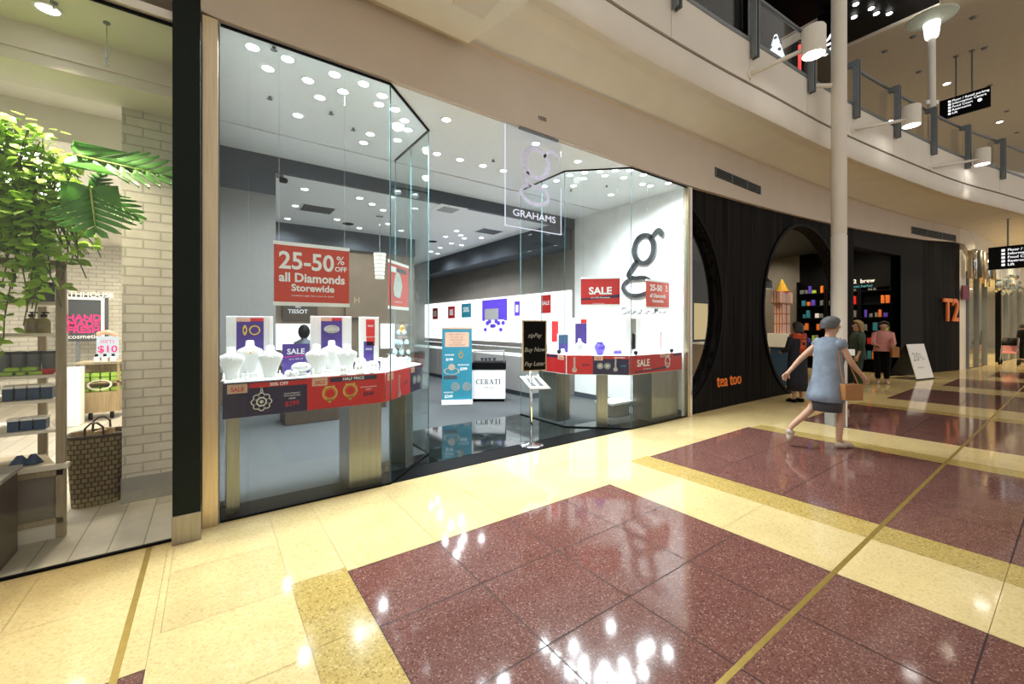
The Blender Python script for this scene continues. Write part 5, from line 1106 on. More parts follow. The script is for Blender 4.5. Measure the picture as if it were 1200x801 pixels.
# interior
sbox('wall_tea_left', 'brown', 6.70, 4.3, 0, 6.76, 9.6, 4.3); sbox('wall_tea_back', 'black', 6.7, 9.5, 0, 21, 9.6, 4.5); m = MB(); m.loft([[Vector((X, wy(X) + .22, 4.25)), Vector((X, 9.6, 4.25)), Vector((X, 9.6, 4.35)), Vector((X, wy(X) + .22, 4.35))] for X in xr(6.74, 21, .5)]); struct(m.build('ceiling_tea', 'charcoal'))
sbox('wall_tea_right', 'black', 18.2, 3.5, 0, 18.3, 6.4, 4.3); sbox('wall_tea_right_rear', 'taupe', 18.2, 6.4, 0, 18.3, 9.5, 4.3)
def shelf_unit(y0, y1, seed, label):
    R = random.Random(seed); t = thing('tea_shelf', label, 'shelf', (18.1, (y0 + y1) / 2, 0)); zs = [.45, .95, 1.4, 1.85, 2.3, 2.75]
    MB().box(18.14, y0, 0, 18.19, y1, 3.2).build('back_panel', 'black', t); MB().box(17.85, y0, 0, 18.19, y0 + .04, 3.2).build('side_panel', 'black', t); MB().box(17.85, y1 - .04, 0, 18.19, y1, 3.2).build('side_panel', 'black', t)
    for z in zs: MB().box(17.85, y0 + .04, z - .03, 18.14, y1 - .04, z).build('shelf_board', 'black', t)
    return zs
cols = ['orange', 'orange', 'teal', 'paper', 'violet', 'lime', 'silver', 'gunmetal', 'orange', 'red']
kb = {}
for ui, (y0, y1, lab) in enumerate([(3.55, 4.5, 'tall black shelf of bright tea boxes nearest the leaning white board'), (4.52, 5.45, 'tall black shelf of bright tea boxes behind the pink topped shopper'), (5.47, 6.38, 'tall black shelf of tea boxes seen through the round opening')]):
    zs = shelf_unit(y0, y1, 5 + ui, lab); R = random.Random(40 + ui)
    for si, z in enumerate(zs):
        y = y0 + .09
        while y < y1 - .16:
            w = R.uniform(.07, .12)
            if R.random() < .72:
                h = R.uniform(.12, .28); c = R.choice(cols); o = tag(MB().box(17.9, y, z + .003, 18.02, y + w, z + h).build('tea_box', c, bevel=.004, loc=(17.96, y + w / 2, z)), {'orange': 'bright orange', 'teal': 'teal', 'paper': 'white', 'violet': 'violet', 'lime': 'green', 'silver': 'silver', 'gunmetal': 'grey', 'red': 'red'}[c] + ' tea box on the tall black shelves of the timber shop', 'tea box', 'tea boxes on the black shelves')
            y += w + R.uniform(.01, .06)
fr = Fr((17.835, 4.7, 2.9), (0, -1, 0))
t = thing('shelf_lettering', 'white and teal lettering across the top of the black tea shelves', 'lettering', (17.84, 4.3, 2.9)); MB().fbox(fr, -.8, -.05, -.01, 1.15, .30, .0).build('fascia_board', 'black', t); m = MB()
M['dimtext'] = pbr('white_lettering', (.8, .8, .8), .5); m.text(fr, 'tea  T2  brew', .1, .17, .18, .004, .02); m.build('white_lettering', 'dimtext', t); m = MB(); m.text(fr, 'black green herbal', .1, 0.0, .12, .004, .02); m.build('teal_lettering', 'teal', t)
# striped gift tower on a stand
tx, ty = 12.35, 4.75
t = thing('display_stand', 'narrow white and blue display stand under the orange striped boxes', 'stand', (tx, ty, 0)); MB().box(tx - .28, ty - .25, 1.0, tx + .28, ty + .25, 1.36).build('header', 'white', t, bevel=.01); MB().box(tx - .2, ty - .2, 0, tx + .2, ty + .2, 1.0).build('column', 'blue', t)
def striped(x, y, z, w, h, lab):
    t = thing('striped_box', lab, 'gift box', (x, y, z), 'orange striped boxes on the display stand'); m = MB(); m.box(x - w / 2, y - w / 2, z, x + w / 2, y + w / 2, z + h, 0); n = 3
    m.build('body', 'orange', t, bevel=.004); m = MB()
    for i in range(n): q = x - w / 2 + w * (i + .3) / n; m.box(q, y - w / 2 - .003, z + .01, q + w * .16, y + w / 2 + .003, z + h - .01, 0)
    for i in range(n): q = y - w / 2 + w * (i + .3) / n; m.box(x - w / 2 - .003, q, z + .01, x + w / 2 + .003, q + w * .16, z + h - .01, 0)
    m.build('stripe', 'paper', t)
for k in range(3):
    for s in (-1, 1): striped(tx + s * .14, ty, 1.36 + .26 * k, .2, .25, 'tall orange and white striped box stacked in two legs on the display stand')
for s in (-1.5, -.5, .5, 1.5): striped(tx + s * .21, ty, 2.16, .2, .3, 'orange and white striped box in the wide top row on the display stand')
MB_ = MB(); MB_.box(tx - .44, ty - .12, 2.14, tx + .44, ty + .12, 2.16); tag(MB_.build('display_tray', 'wood', loc=(tx, ty, 2.14)), 'thin wooden tray carrying the top row of striped boxes', 'tray')
t = thing('paper_cone', 'yellow paper cone on top of the orange striped boxes', 'cone', (tx, ty, 2.46)); MB().lathe((tx, ty, 2.46), [(.16, 0), (.02, .32), (.001, .34)], 20).build('cone', pbr('yellow_paper', (.8, .5, .03), .5), t, smooth=False); MB().lathe((tx, ty, 2.46), [(.2, .0), (.2, .012), (.15, .02)], 20).build('brim', 'orange', t)
# pendants and added downlights in the tea shop
for k, (x, y) in enumerate([(10.9, 5.4), (12.2, 6.4), (14.4, 6.0)]):
    t = thing('pendant_lamp', ['black pendant lamp hanging behind the round opening, closest to the timber edge', 'black pendant lamp hanging above the striped boxes', 'black pendant lamp hanging deep behind the white column'][k], 'pendant lamp', (x, y, 4.25), 'pendant lamps in the timber shop')
    MB().cyl((x, y, 3.1), (x, y, 4.25), .008, n=6).build('cord', 'black', t); MB().lathe((x, y, 2.75), [(.17, 0), (.17, .22), (.06, .32), (.03, .36), (.001, .36)], 20, caps=False).build('shade', 'gunmetal', t, auto=40); MB().ball((x, y, 2.86), .06, .06, .07).build('globe', 'lamp', t, smooth=True)
    spot('bulb', (x, y, 2.76), 70, 150, 1, (1, .78, .45), .06, parent=t)
for k, (x, y, e) in enumerate([(15.2, 4.6, 160), (16.6, 4.3, 200), (17.2, 5.4, 160), (13.2, 7.5, 120), (9, 6, 90), (12.1, 4.45, 140), (16.2, 7.6, 260)]):  # lamps added to brighten the shelves, striped boxes and rear wall
    t = thing('recessed_downlight', 'small added warm downlight in the dark ceiling of the timber shop', 'downlight', (x, y, 4.25), 'added downlights in the timber shop'); MB().lathe((x, y, 4.25), [(.07, .0), (.07, -.012), (.055, -.012), (.05, .0)], 16, caps=False).build('trim_ring', 'gunmetal', t); MB().lathe((x, y, 4.247), [(.001, -.003), (.055, -.003), (.055, .003)], 16).build('lens', 'lamp', t)
    spot('bulb', (x, y, 4.22), e, 110, 1, (1, .85, .62), .06, aim=(18, y, 1.6) if x > 15 else (x + .4, y + .2, 0), parent=t)
t = thing('service_counter', 'long timber service counter inside the tea shop behind the round opening', 'counter', (14.5, 7.0, 0)); MB().box(12.5, 6.8, 0, 16.5, 7.4, .98).build('body', 'wood', t); MB().box(12.45, 6.75, .98, 16.55, 7.45, 1.03).build('top', 'white', t, bevel=.006)
MB_ = MB(); MB_.box(16.2, 9.44, 1.0, 18.1, 9.5, 2.5); tag(MB_.build('wall_glow_panel', emi('warm_wall_glow', (1, .75, .36), .55), loc=(17.1, 9.47, 1.0)), 'added glowing panel for the warm glow at the back of the timber shop', 'added glow panel')  # emissive panel added to stand in for the yellowish glow inside
# leaning sandwich board
fr = Fr((16.35, 2.82, 0), (.98, -.2, 0), (.03, .22, 1)); t = thing('sandwich_board', 'white leaning board reading 20% off on the floor before the black panel', 'sandwich board', fr(.42, 0, -.1))
MB().fbox(fr, 0, .03, -.02, 1.0, 1.05, 0).build('panel', 'paper', t, bevel=.006); f_b = Fr(fr(0, 1.03, -.03), fr.r, (-.03, -.4, 1)); m = MB()
m.fbox(f_b, 0, -1.02, -.02, 1.0, 0, -.002); m.build('rear_leg', 'black', t); m = MB(); m.fbox(fr, -.01, 0, -.03, 1.01, .035, .01); m.build('foot_rail', 'black', t)
m = MB(); m.text(fr, '20', .30, .66, .36, .003, -.005); m.text(fr, '%', .57, .70, .2, .003, -.004); m.text(fr, 'OFF', .70, .60, .09, .003); m.text(fr, 'selected teas', .43, .36, .07, .003); m.build('lettering', 'greypanel', t)
# call box and bollard by the column
x = PZ(985, 500, 0); t = thing('floor_bin', 'slim grey floor box with a pale edge at the foot of the white column', 'bin', (x.x, x.y, 0)); f = Fr((x.x, x.y, 0), (CY, -SY, 0)); MB().fbox(f, -.1, 0, -.2, .08, .47, 0).build('body', 'greypanel', t, bevel=.005); MB().fbox(f, .08, 0, -.2, .105, .49, .005).build('edge_panel', 'paper', t, bevel=.004)

# ================================================================= far shops and mall beyond
def wallrun(name, xa, xb, z0, z1, mt, off=0, th=.2):
    m = MB(); m.loft([[Vector((X, wy(X) + off, z0)), Vector((X, wy(X) + off, z1)), Vector((X, wy(X) + off + th, z1)), Vector((X, wy(X) + off + th, z0))] for X in xr(xa, xb, .5)]); return struct(m.build(name, mt))
wallrun('wall_far_pier', 21.52, 22.3, 0, 4.3, 'soffit', .05); wallrun('wall_far_header', 22.3, 46, 3.55, 5.1, 'soffit', 0)
m = MB(); m.add([Vector((21.1, wy(21.1) - .06, 4.46)), Vector((21.7, wy(21.7) - .06, 4.46)), Vector((22.8, wy(22.8) - .06, 3.9)), Vector((22.8, wy(22.8) - .06, 5.0)), Vector((21.1, wy(21.1) - .06, 5.0))] + [Vector((21.1, wy(21.1) + .3, 4.46)), Vector((21.7, wy(21.7) + .3, 4.46)), Vector((22.8, wy(22.8) + .3, 3.9)), Vector((22.8, wy(22.8) + .3, 5.0)), Vector((21.1, wy(21.1) + .3, 5.0))], [(0, 1, 2, 3, 4), (9, 8, 7, 6, 5), (0, 5, 6, 1), (1, 6, 7, 2), (2, 7, 8, 3)]); struct(m.build('wall_far_fascia', 'mallwhite'))
sbox('wall_far_back', 'soffit', 21, 6.5, 0, 46, 6.6, 4); m = MB(); m.loft([[Vector((X, wy(X) + .2, 3.55)), Vector((X, 6.6, 3.55)), Vector((X, 6.6, 3.6)), Vector((X, wy(X) + .2, 3.6))] for X in xr(22.3, 46, .6)]); struct(m.build('ceiling_far_shop', 'white')); sbox('wall_far_side', 'soffit', 21.4, 2.95, 0, 21.5, 6.5, 4.3); sbox('wall_far_end', 'soffit', 46, -9, 0, 46.2, 10, 5.2)
wn[0] = 30
seg = [22.3, 23.6, 24.9, 27.6, 29.2, 31, 33, 36]
for i, (a, b) in enumerate(zip(seg, seg[1:])):
    if i != 2: pane((a, wy(a) + .05), (b, wy(b) + .05), z1=3.5, mat='glassT')
for k, X in enumerate(seg[:-1]): 
    w_ = .05 if k != 3 else .12; struct(MB().box(X - w_, wy(X) - .02, 0, X + w_, wy(X) + .14, 3.55).build('trim_%d' % (20 + k), 'gunmetal' if k != 3 else 'black'))
t = tag(MB().fbox(Fr((21.6, wy(21.65) - .0, 2.5), (1, -.2, 0)), .05, 0, 0, .55, .5, .03).build('notice_sign', pbr('plum', (.16, .01, .05), .5), loc=(21.5, wy(21.5), 2.5)), 'small square plum red notice sign high on the pale pier past the black panel', 'sign')
R = random.Random(5)
for k in range(11):
    X = 21.75 + k * .25; y = wy(X) - .28 + .16 * (k % 2); z = 3.25 + R.uniform(-.25, .1); m = MB(); m.cyl((X, y, z), (X, y, 4.25), .07, n=12); tag(m.build('hanging_tube', ['chrome', 'warmsteel', 'gunmetal'][k % 3], loc=(X, y, 4.25), smooth=True), 'polished metal tube hanging in the cluster above the far glass shop entrance', 'hanging tube', 'metal tubes over the far entrance')
for k in range(26):
    X = 24.55 + .2 * (k % 13) if 0 else 22.55 + .2 * (k % 13); y = wy(X) - .62 - .22 * (k // 13); z = R.uniform(2.75, 3.4); m = MB(); m.lathe((X, y, z), [(.001, -.09), (.07, 0), (.03, .07), (.001, .09)], 6); m.cyl((X, y, z + .08), (X, y, 4.0), .005, n=4); tag(m.build('hanging_crystal', 'crystal' if k % 2 else 'chrome', loc=(X, y, z)), 'faceted glass drop hanging in the cluster above the far glass shop entrance', 'crystal drop', 'glass drops over the far entrance')
for k in range(7):
    X = 24.5 + k * 1.7; lab = ['first from the pale pier', 'second from the pale pier', 'third from the pale pier', 'fourth from the pale pier', 'fifth from the pale pier', 'sixth from the pale pier', 'farthest from the pale pier'][k]
    t = thing('clothes_rail', 'clothes rail of dark garments in the far shop, ' + lab, 'clothes rail', (X, 3.6 + .2 * (k % 3), 0)); y = 3.6 + .2 * (k % 3); m = MB(); m.tube([(X - .5, y, 0), (X - .5, y, 1.5), (X + .5, y, 1.5), (X + .5, y, 0)], .02, 6); m.build('frame', 'chrome', t)
    for j in range(8):
        x = X - .42 + .12 * j; m = MB(); m.loft([[Vector((x + dx, y + dy * q, z)) for dx, dy in ((-.02, -1), (.02, -1), (.02, 1), (-.02, 1))] for z, q in ((.55, .22), (1.2, .2), (1.4, .17), (1.46, .04))]); m.build('garment', ['brown', 'charcoal', 'peach', 'gunmetal', 'wood'][(j + k) % 5], t)
# pale mannequin pillar and lit shop sign
x = PX(1153, 425, 24.3); t = thing('mannequin', 'white shop mannequin standing inside the far glass entrance', 'mannequin', (24.3, 2.85, 0))
m = MB(); c = Vector((24.3, 2.85, 0)); m.loft([[c + Vector((rx * math.cos(q), ry * math.sin(q), z)) for q in [2 * PI * i / 14 for i in range(14)]] for z, rx, ry in [(.03, .10, .09), (.5, .09, .08), (.9, .17, .12), (1.1, .12, .1), (1.35, .19, .11), (1.46, .14, .08), (1.5, .05, .05), (1.58, .05, .055), (1.64, .075, .09), (1.74, .08, .095), (1.82, .04, .05)]]); m.build('body', 'satin', t, smooth=True); MB().lathe(c, [(.2, 0), (.2, .025), (.001, .03)], 18).build('base', 'chrome', t)
for k, (x, y, e) in enumerate([(22.6, 1.5, 300), (26, 1.3, 500), (30, 1.0, 700), (24.5, 4, 1000), (28, 4, 1100), (33, 3.6, 1300), (19.5, 1.9, 160)]):
    z = 3.55 if y > 3 else 5.05
    t = thing('recessed_downlight', 'warm downlight along the far mall walkway past the orange sign', 'downlight', (x, y, z), 'far mall downlights'); MB().lathe((x, y, z), [(.12, .01), (.12, -.012), (.095, -.012), (.09, .01)], 18, caps=False).build('trim_ring', 'white', t); MB().lathe((x, y, z - .006), [(.001, 0), (.095, 0), (.095, .006)], 18).build('lens', 'lamp', t); spot('bulb', (x, y, z - .04), e, 140, 1, (1, .82, .52), .1, parent=t)
# hanging directory signs
def directory(X, yc, z0, hh, w, lines, label, rods, ztop):
    fr = Fr((X, yc + w / 2, z0), (0, -1, 0)); t = thing('directory_sign', label, 'hanging sign', (X, yc, ztop)); MB().fbox(fr, 0, 0, -.1, w, hh, 0).build('box', 'black', t, bevel=.01); m = MB()
    for i, s in enumerate(lines):
        b = hh * (.82 - .16 * i); m.text(fr, s, w * .26, b, hh * .15, .004, .01, align='LEFT'); m.fbox(fr, w * .18, b - hh * .05, .001, w * .18 + hh * .1, b + hh * .05, .004)
    m.disc2(fr, w * .8, hh * .45, hh * .08, hh * .08, .001, .004); m.build('lit_lettering', 'signtext', t)
    for a in rods: MB().cyl(fr(a, hh, -.05), (X + .05, fr(a, 0, 0).y, ztop), .022, n=8).build('hanger_rod', 'gunmetal', t); MB().lathe((X + .05, fr(a, 0, 0).y, ztop), [(.07, 0), (.07, -.02), (.001, -.025)], 12).build('ceiling_plate', 'gunmetal', t)
L5 = ['Floor / Retail parking', 'Information Centre', 'Food Court', 'Restrooms', 'Lift']
directory(20, 2.33, 8.52, .64, 1.14, L5, 'black lit directory sign hanging high above the balcony', [.38, .74], 10.5)
directory(21, 1.1, 3.42, .74, 1.6, L5, 'black lit directory sign hanging low by the far glass shop', [.42, 1.2], 5.06)
# mushroom lamp on the upper level
x, y = 15.3, 2.36; t = thing('mushroom_lamp', 'tall white pole lamp with a glowing glass disc top on the upper level', 'lamp', (x, y, 5.86)); MB().cyl((x, y, 5.86), (x, y, 9.1), .085, .075).build('pole', 'mallwhite', t, smooth=True)
MB().lathe((x, y, 9.05), [(.075, 0), (.12, .04), (.14, .1), (.17, .42), (.15, .44), (.001, .44)], 24).build('lantern', emi('lantern_glow', (1, .97, .9), 2.2), t, auto=40); MB().lathe((x, y, 9.5), [(.17, 0), (.48, .09), (.5, .12), (.47, .12), (.001, .04)], 32).build('disc', pbr('frosted_disc', (.7, .75, .66), .3, trans=.4), t, auto=40)
for s in (-1, 1): MB().lathe((x + s * .1, y - s * .07, 7.35), [(.045, 0), (.045, .1), (.001, .1)], 12).build('spot_head', 'paper', t)
spot('bulb', (x, y, 9.56), 160, 160, 1, (1, .92, .78), .2, aim=(x, y, 11), parent=t)
# upper level shop: glazing, light tree, red tube, lit letters, ceiling spots
for k, X in enumerate([6.2, 7.4, 8.6]): tag(MB().box(X - .5, 6.8, 5.86, X + .5, 6.89, 9.6).build('shop_glazing', pbr('blue_shop_pane%d' % k, (.08, .11, .15), .15, coat=.6), loc=(X, 6.85, 5.86)), ['blue grey glazed panel of the dark upper shop, nearest the soffit box', 'blue grey glazed panel of the dark upper shop, in the middle', 'blue grey glazed panel of the dark upper shop, by the light tree'][k], 'shop window')
q = PY(909, 62, 3.9); x = q.x; zb_ = 5.86; ly = 3.9
t = thing('light_tree', 'white glowing cone shaped light tree behind the glass balustrade', 'light tree', (x, ly, zb_)); zt_ = PY(909, 41, ly).z; m = MB(); hgt = zt_ - zb_
m.lathe((x, ly, zb_), [(.44, .25), (.46, .3), (.03, hgt), (.001, hgt)], 24); m.build('cone', emi('tree_glow', (.85, .93, 1), 1.3), t, auto=40); m = MB()
for k in range(26): a = k * 2.4; f_ = k / 26; r = .46 * (1 - f_) + .03; m.ball((x + r * math.cos(a), ly + r * math.sin(a), zb_ + .32 + (hgt - .35) * f_), .035, .035, .035, 6, 4)
m.build('bauble', 'blue', t); MB().cyl((x, ly, zb_), (x, ly, zb_ + .26), .06).build('trunk', 'gunmetal', t)
a, b = PY(937, 88, 5.2), PY(937, 20, 5.2); t = thing('neon_tube', 'tall red neon tube standing behind the first arm lamp', 'neon light', (a.x, 5.2, 5.86)); MB().cyl((a.x, 5.2, 5.9), (a.x, 5.2, b.z), .045, n=10).build('tube', emi('red_glow', (1, .10, .08), 1.1), t, smooth=True); MB().lathe((a.x, 5.2, 5.86), [(.1, 0), (.1, .05), (.001, .05)], 14).build('base', 'black', t)
a = PX(971, 52, 13.2); fr = Fr((13.2, a.y, a.z), (0, 0, 1), (0, 1, 0)); t = thing('vertical_sign', 'black vertical sign with white turned letters beside the white column', 'sign', (13.2, a.y, 5.86)); f2_ = Fr((13.2, a.y + .25, 5.86), (0, -1, 0)); MB().fbox(f2_, 0, 0, -.08, .6, a.z + .9 - 5.86, 0).build('board', 'black', t); m = MB(); tf = Fr(f2_(.3, a.z - 5.86, .0), (0, 0, 1), (0, 1, 0)); m.text(tf, 'SIS', 0, 0, .5, .004, .02); m.build('lit_lettering', 'signtext', t)
for k, (px, py) in enumerate([(1001, 20), (1021, 10), (1027, 16), (1042, 16), (1003, 5)]):
    p = PZ(px, py, 10.2); t = MB().lathe(p, [(.001, -.01), (.06, -.01), (.07, .0)], 10).build('ceiling_star_light', 'lamp', loc=p); tag(t, 'tiny white light in the dark ceiling above the upper shop', 'ceiling light', 'tiny lights in the dark upper ceiling')
p0, p1 = PX(941, 39, 13.0), PX(1012, -2, 15.0); t = thing('ceiling_beam', 'pale grey beam crossing under the dark upper ceiling beside the white column', 'beam', p0); f = Fr(p0, p1 - p0, (0, 0, 1)); MB().fbox(f, -1, -.12, -.1, (p1 - p0).length + 2, .12, .1).build('beam', 'mallwhite', t); MB().fbox(f, -1, .14, -.12, (p1 - p0).length + 2, .18, .12).build('flange', 'fascia', t)
for k, (px, py) in enumerate([(1070, 43), (1077, 84), (1154, 56), (1037, 60), (1141, 20), (1180, 130), (1192, 155), (1160, 100)]):
    p = PZ(px, py, 10.2 if 0 else 10.5); t = MB().lathe(p, [(.001, -.05), (.06, -.04), (.09, 0)], 12).build('ceiling_sensor', 'gunmetal', loc=p); tag(t, 'small dark sensor dot on the beige upper ceiling', 'sensor', 'sensors on the upper ceiling')
for k, (x, y) in enumerate([(22, 3.0), (28, 2.2), (24, 5.0)]):
    t = thing('recessed_downlight', 'round warm downlight in the beige ceiling of the upper level', 'downlight', (x, y, 10.5), 'upper level downlights'); MB().lathe((x, y, 10.49), [(.12, .012), (.13, -.012), (.1, -.012)], 16, caps=False).build('trim_ring', 'white', t); MB().lathe((x, y, 10.485), [(.001, 0), (.1, 0), (.1, .006)], 16).build('lens', 'lamp', t); spot('bulb', (x, y, 10.4), [120, 420, 150][k], 140, 1, (1, .84, .6), .15, parent=t)
# ================================================================= people
def person(label, loc, heading, height, J=None, skin='skin', outfit=(), hair='black', hair_len=.1, shoes='black', group=None, hairback=.03):
    """one continuous skinned body, local frame facing -Y; clothes, hair and shoes are children"""
    j = dict(pel=(0, 0, .93), spi=(0, -.005, 1.08), che=(0, 0, 1.24), nk0=(0, .015, 1.38), nk=(0, .005, 1.45), hd0=(0, -.015, 1.51), hd=(0, -.015, 1.57), top=(0, -.005, 1.615), nose=(0, -.112, 1.545),
             hipL=(.085, 0, .88), kneL=(.09, -.015, .48), ankL=(.088, .02, .09), toeL=(.1, -.13, .028), hipR=(-.085, 0, .88), kneR=(-.09, -.015, .48), ankR=(-.088, .02, .09), toeR=(-.1, -.13, .028),
             shL=(.155, .01, 1.345), elL=(.205, .03, 1.08), wrL=(.215, -.05, .85), shR=(-.155, .01, 1.345), elR=(-.205, .03, 1.08), wrR=(-.215, -.05, .85))
    j.update(J or {}); j = {k: Vector(v) for k, v in j.items()}
    rad = dict(pel=.125, spi=.105, che=.12, nk0=.07, nk=.048, hd0=.07, hd=.088, top=.055, nose=.012, hip=.085, kne=.055, ank=.036, toe=.03, sh=.055, el=.038, wr=.026)
    V, E_, Rr = [], [], []
    def add(p, r, parent=None): V.append(Vector(p)); Rr.append(r); (E_.append((parent, len(V) - 1)) if parent is not None else None); return len(V) - 1
    pel = add(j['pel'], .115); spi = add(j['spi'], .09, pel); che = add(j['che'], .095, spi); n0 = add(j['nk0'], .07, che); nk = add(j['nk'], .048, n0); h0 = add(j['hd0'], .07, nk); hd = add(j['hd'], .088, h0); add(j['top'], .055, hd)
    add(j['hd0'] + (j['nose'] - j['hd0']) * .98, .012, h0)
    ears = (j['nose'] - Vector((j['hd'].x, j['hd'].y, j['nose'].z))).normalized(); ex = Vector((-ears.y, ears.x, 0))
    for s in (-1, 1): add(j['hd'] + ex * s * .085 - Vector((0, 0, .02)), .014, hd)
    for s in 'LR':
        h = add(j['hip' + s], .085, pel); k = add(j['kne' + s], .055, h); a = add(j['ank' + s], .036, k); add(j['toe' + s], .028, a)
        sh = add(j['sh' + s], .052, che); e = add(j['el' + s], .038, sh); w = add(j['wr' + s], .025, e)
        d = (j['wr' + s] - j['el' + s]).normalized(); sg = 1 if s == 'L' else -1; ax = Vector((0, 1, 0)); ax = (ax - d * ax.dot(d)).normalized(); inn = Vector((-sg, 0, 0))
        p = add(j['wr' + s] + d * .05, .026, w); pb = j['wr' + s] + d * .085
        for q, L in ((-.03, .058), (-.01, .07), (.01, .066), (.028, .05)):
            b_ = add(pb + ax * q, .0095, p); b2_ = add(pb + ax * q * 1.1 + d * L * .5 + inn * .006, .0085, b_); add(pb + ax * q * 1.1 + d * L + inn * .022, .007, b2_)
        th = add(j['wr' + s] + d * .045 - ax * .035 + inn * .01, .0095, p); add(j['wr' + s] + d * .085 - ax * .05 + inn * .02, .008, th)
    me = bpy.data.meshes.new('body'); me.from_pydata(V, E_, []); ob = bpy.data.objects.new('body', me); COL.objects.link(ob)
    sk = ob.modifiers.new('s', 'SKIN'); sk.use_smooth_shade = True
    if not me.skin_vertices: bpy.context.view_layer.update()
    for i, sv in enumerate(me.skin_vertices[0].data):
        sv.radius = (Rr[i], Rr[i]); sv.use_root = (i == 0)
    sb = ob.modifiers.new('b', 'SUBSURF'); sb.levels = sb.render_levels = 1
    dg = bpy.context.evaluated_depsgraph_get(); bme = bpy.data.meshes.new_from_object(ob.evaluated_get(dg)); bpy.data.objects.remove(ob)
    Rm = Matrix.Rotation(heading, 3, 'Z'); sc = height / 1.665; base = Vector(loc); G = lambda p: base + Rm @ (Vector(p) * sc)
    t = thing('person', label, 'person', base, group); m = MB(); m.add([G(v.co) for v in bme.vertices], [tuple(f.vertices) for f in bme.polygons]); bod = m.build('body', skin, t, smooth=True)
    ring = lambda c, rx, ry, n=18, tilt=0: [G(Vector(c) + Vector((rx * math.cos(2 * PI * k / n), ry * math.sin(2 * PI * k / n), tilt * math.sin(2 * PI * k / n)))) for k in range(n)]
    mid = lambda a, b, q: j[a] + (j[b] - j[a]) * q
    for kind, mt, prm in outfit:
        m = MB()
        if kind in ('top', 'dress'):
            z = prm['hem']; sway = prm.get('sway', (0, 0)); fl_ = prm.get('flare', 1.0); hip = j['pel']; R0 = []
            if z < .9:
                for q in (0, .33, .66): zz_ = z + (.9 - z) * q; w = fl_ + (1 - fl_) * q; R0.append(ring((hip.x + sway[0] * (1 - q), hip.y + sway[1] * (1 - q), zz_), .185 * w, .15 * w))
            R0 += [ring((hip.x, hip.y, max(.92, z)), .18, .145)]
            if kind == 'top' or not prm.get('waisted'): R0 += [ring((j['spi'].x, j['spi'].y, 1.07), prm.get('waist', .155), .128), ring((j['che'].x, j['che'].y, 1.22), .178, .148), ring((j['che'].x, j['che'].y + .008, 1.31), .176, .132), ring((j['nk0'].x, j['nk0'].y + .004, 1.375), .135, .1), ring((j['nk0'].x, j['nk0'].y - .005, 1.41), .066, .058)]
            if j['che'].y != 0 or j['che'].x != 0:
                pass
            m.loft(R0, caps=False); sl = prm.get('sleeve', 0)
            for s in 'LR':
                if sl > 0:
                    if sl <= 1: m.tube([G(mid('che', 'sh' + s, .86) + Vector((0, 0, .01))), G(j['sh' + s]), G(mid('sh' + s, 'el' + s, sl))], [.05 * sc, .066 * sc, .055 * sc], 12)
                    else: m.tube([G(mid('che', 'sh' + s, .86) + Vector((0, 0, .01))), G(j['sh' + s]), G(j['el' + s]), G(mid('el' + s, 'wr' + s, sl - 1))], [.05 * sc, .066 * sc, .05 * sc, .036 * sc], 12)
            o = m.build(prm.get('name', 'dress' if kind == 'dress' else 'shirt'), mt, t, smooth=True); so = o.modifiers.new('t', 'SOLIDIFY'); so.thickness = .008; so.offset = 1
        elif kind == 'trousers':
            m.loft([ring((j['pel'].x, j['pel'].y, 1.03), .16, .13), ring((j['pel'].x, j['pel'].y, .93), .178, .142), ring((j['pel'].x, j['pel'].y, .82), .165, .135)])
            for s in 'LR': m.tube([G(j['hip' + s] + Vector((0, 0, .03))), G(mid('hip' + s, 'kne' + s, .4)), G(j['kne' + s]), G(mid('kne' + s, 'ank' + s, .85))], [.105 * sc, .095 * sc, .072 * sc, .058 * sc], 12)
            m.build('trousers', mt, t, smooth=True)
        elif kind == 'scarf':
            for q in range(3): m.tube([G(j['nk0'] + Vector((.14 * math.cos(a), .10 * math.sin(a), -.03 + .03 * q + .01 * math.sin(3 * a)))) for a in [2 * PI * i / 16 for i in range(17)]], .035 * sc, 8)
            m.fbox(Fr(G(j['che'] + Vector((-.06, .13, -.05))), Rm @ Vector((1, 0, 0))), 0, -.15, -.02, .13, .12, .02); m.build('scarf', mt, t, smooth=True)
        elif kind == 'bag':
            c = Vector(prm['at']); w, h, d = prm['size']; m.loft([[G(c + Vector((d * x, w * y, h * z_))) for x, y in ((-.5, -.5), (.5, -.5), (.5, .5), (-.5, .5))] for z_, in ((-.5,), (-.45,), (.3,), (.5,))]); o = m.build('bag', mt, t, bevel=.01)
            m = MB(); m.tube([G(p) for p in spline([c + Vector((0, -w * .4, h * .45)), c + (j['sh' + prm.get('side', 'R')] - c) * .6 + Vector((0, -.06, 0)), j['sh' + prm.get('side', 'R')] + Vector((0, 0, .06)), c + (j['sh' + prm.get('side', 'R')] - c) * .6 + Vector((0, .07, 0)), c + Vector((0, w * .4, h * .45))], 4)], .008, 6); m.build('strap', mt, o)
    # hair: a cap over the skull that leaves the face open
    m = MB(); hc = j['hd'] + Vector((0, 0, .005)); fw = (j['nose'] - Vector((hc.x, hc.y, j['nose'].z))).normalized(); sd = Vector((-fw.y, fw.x, 0)); R0 = []
    n = 28
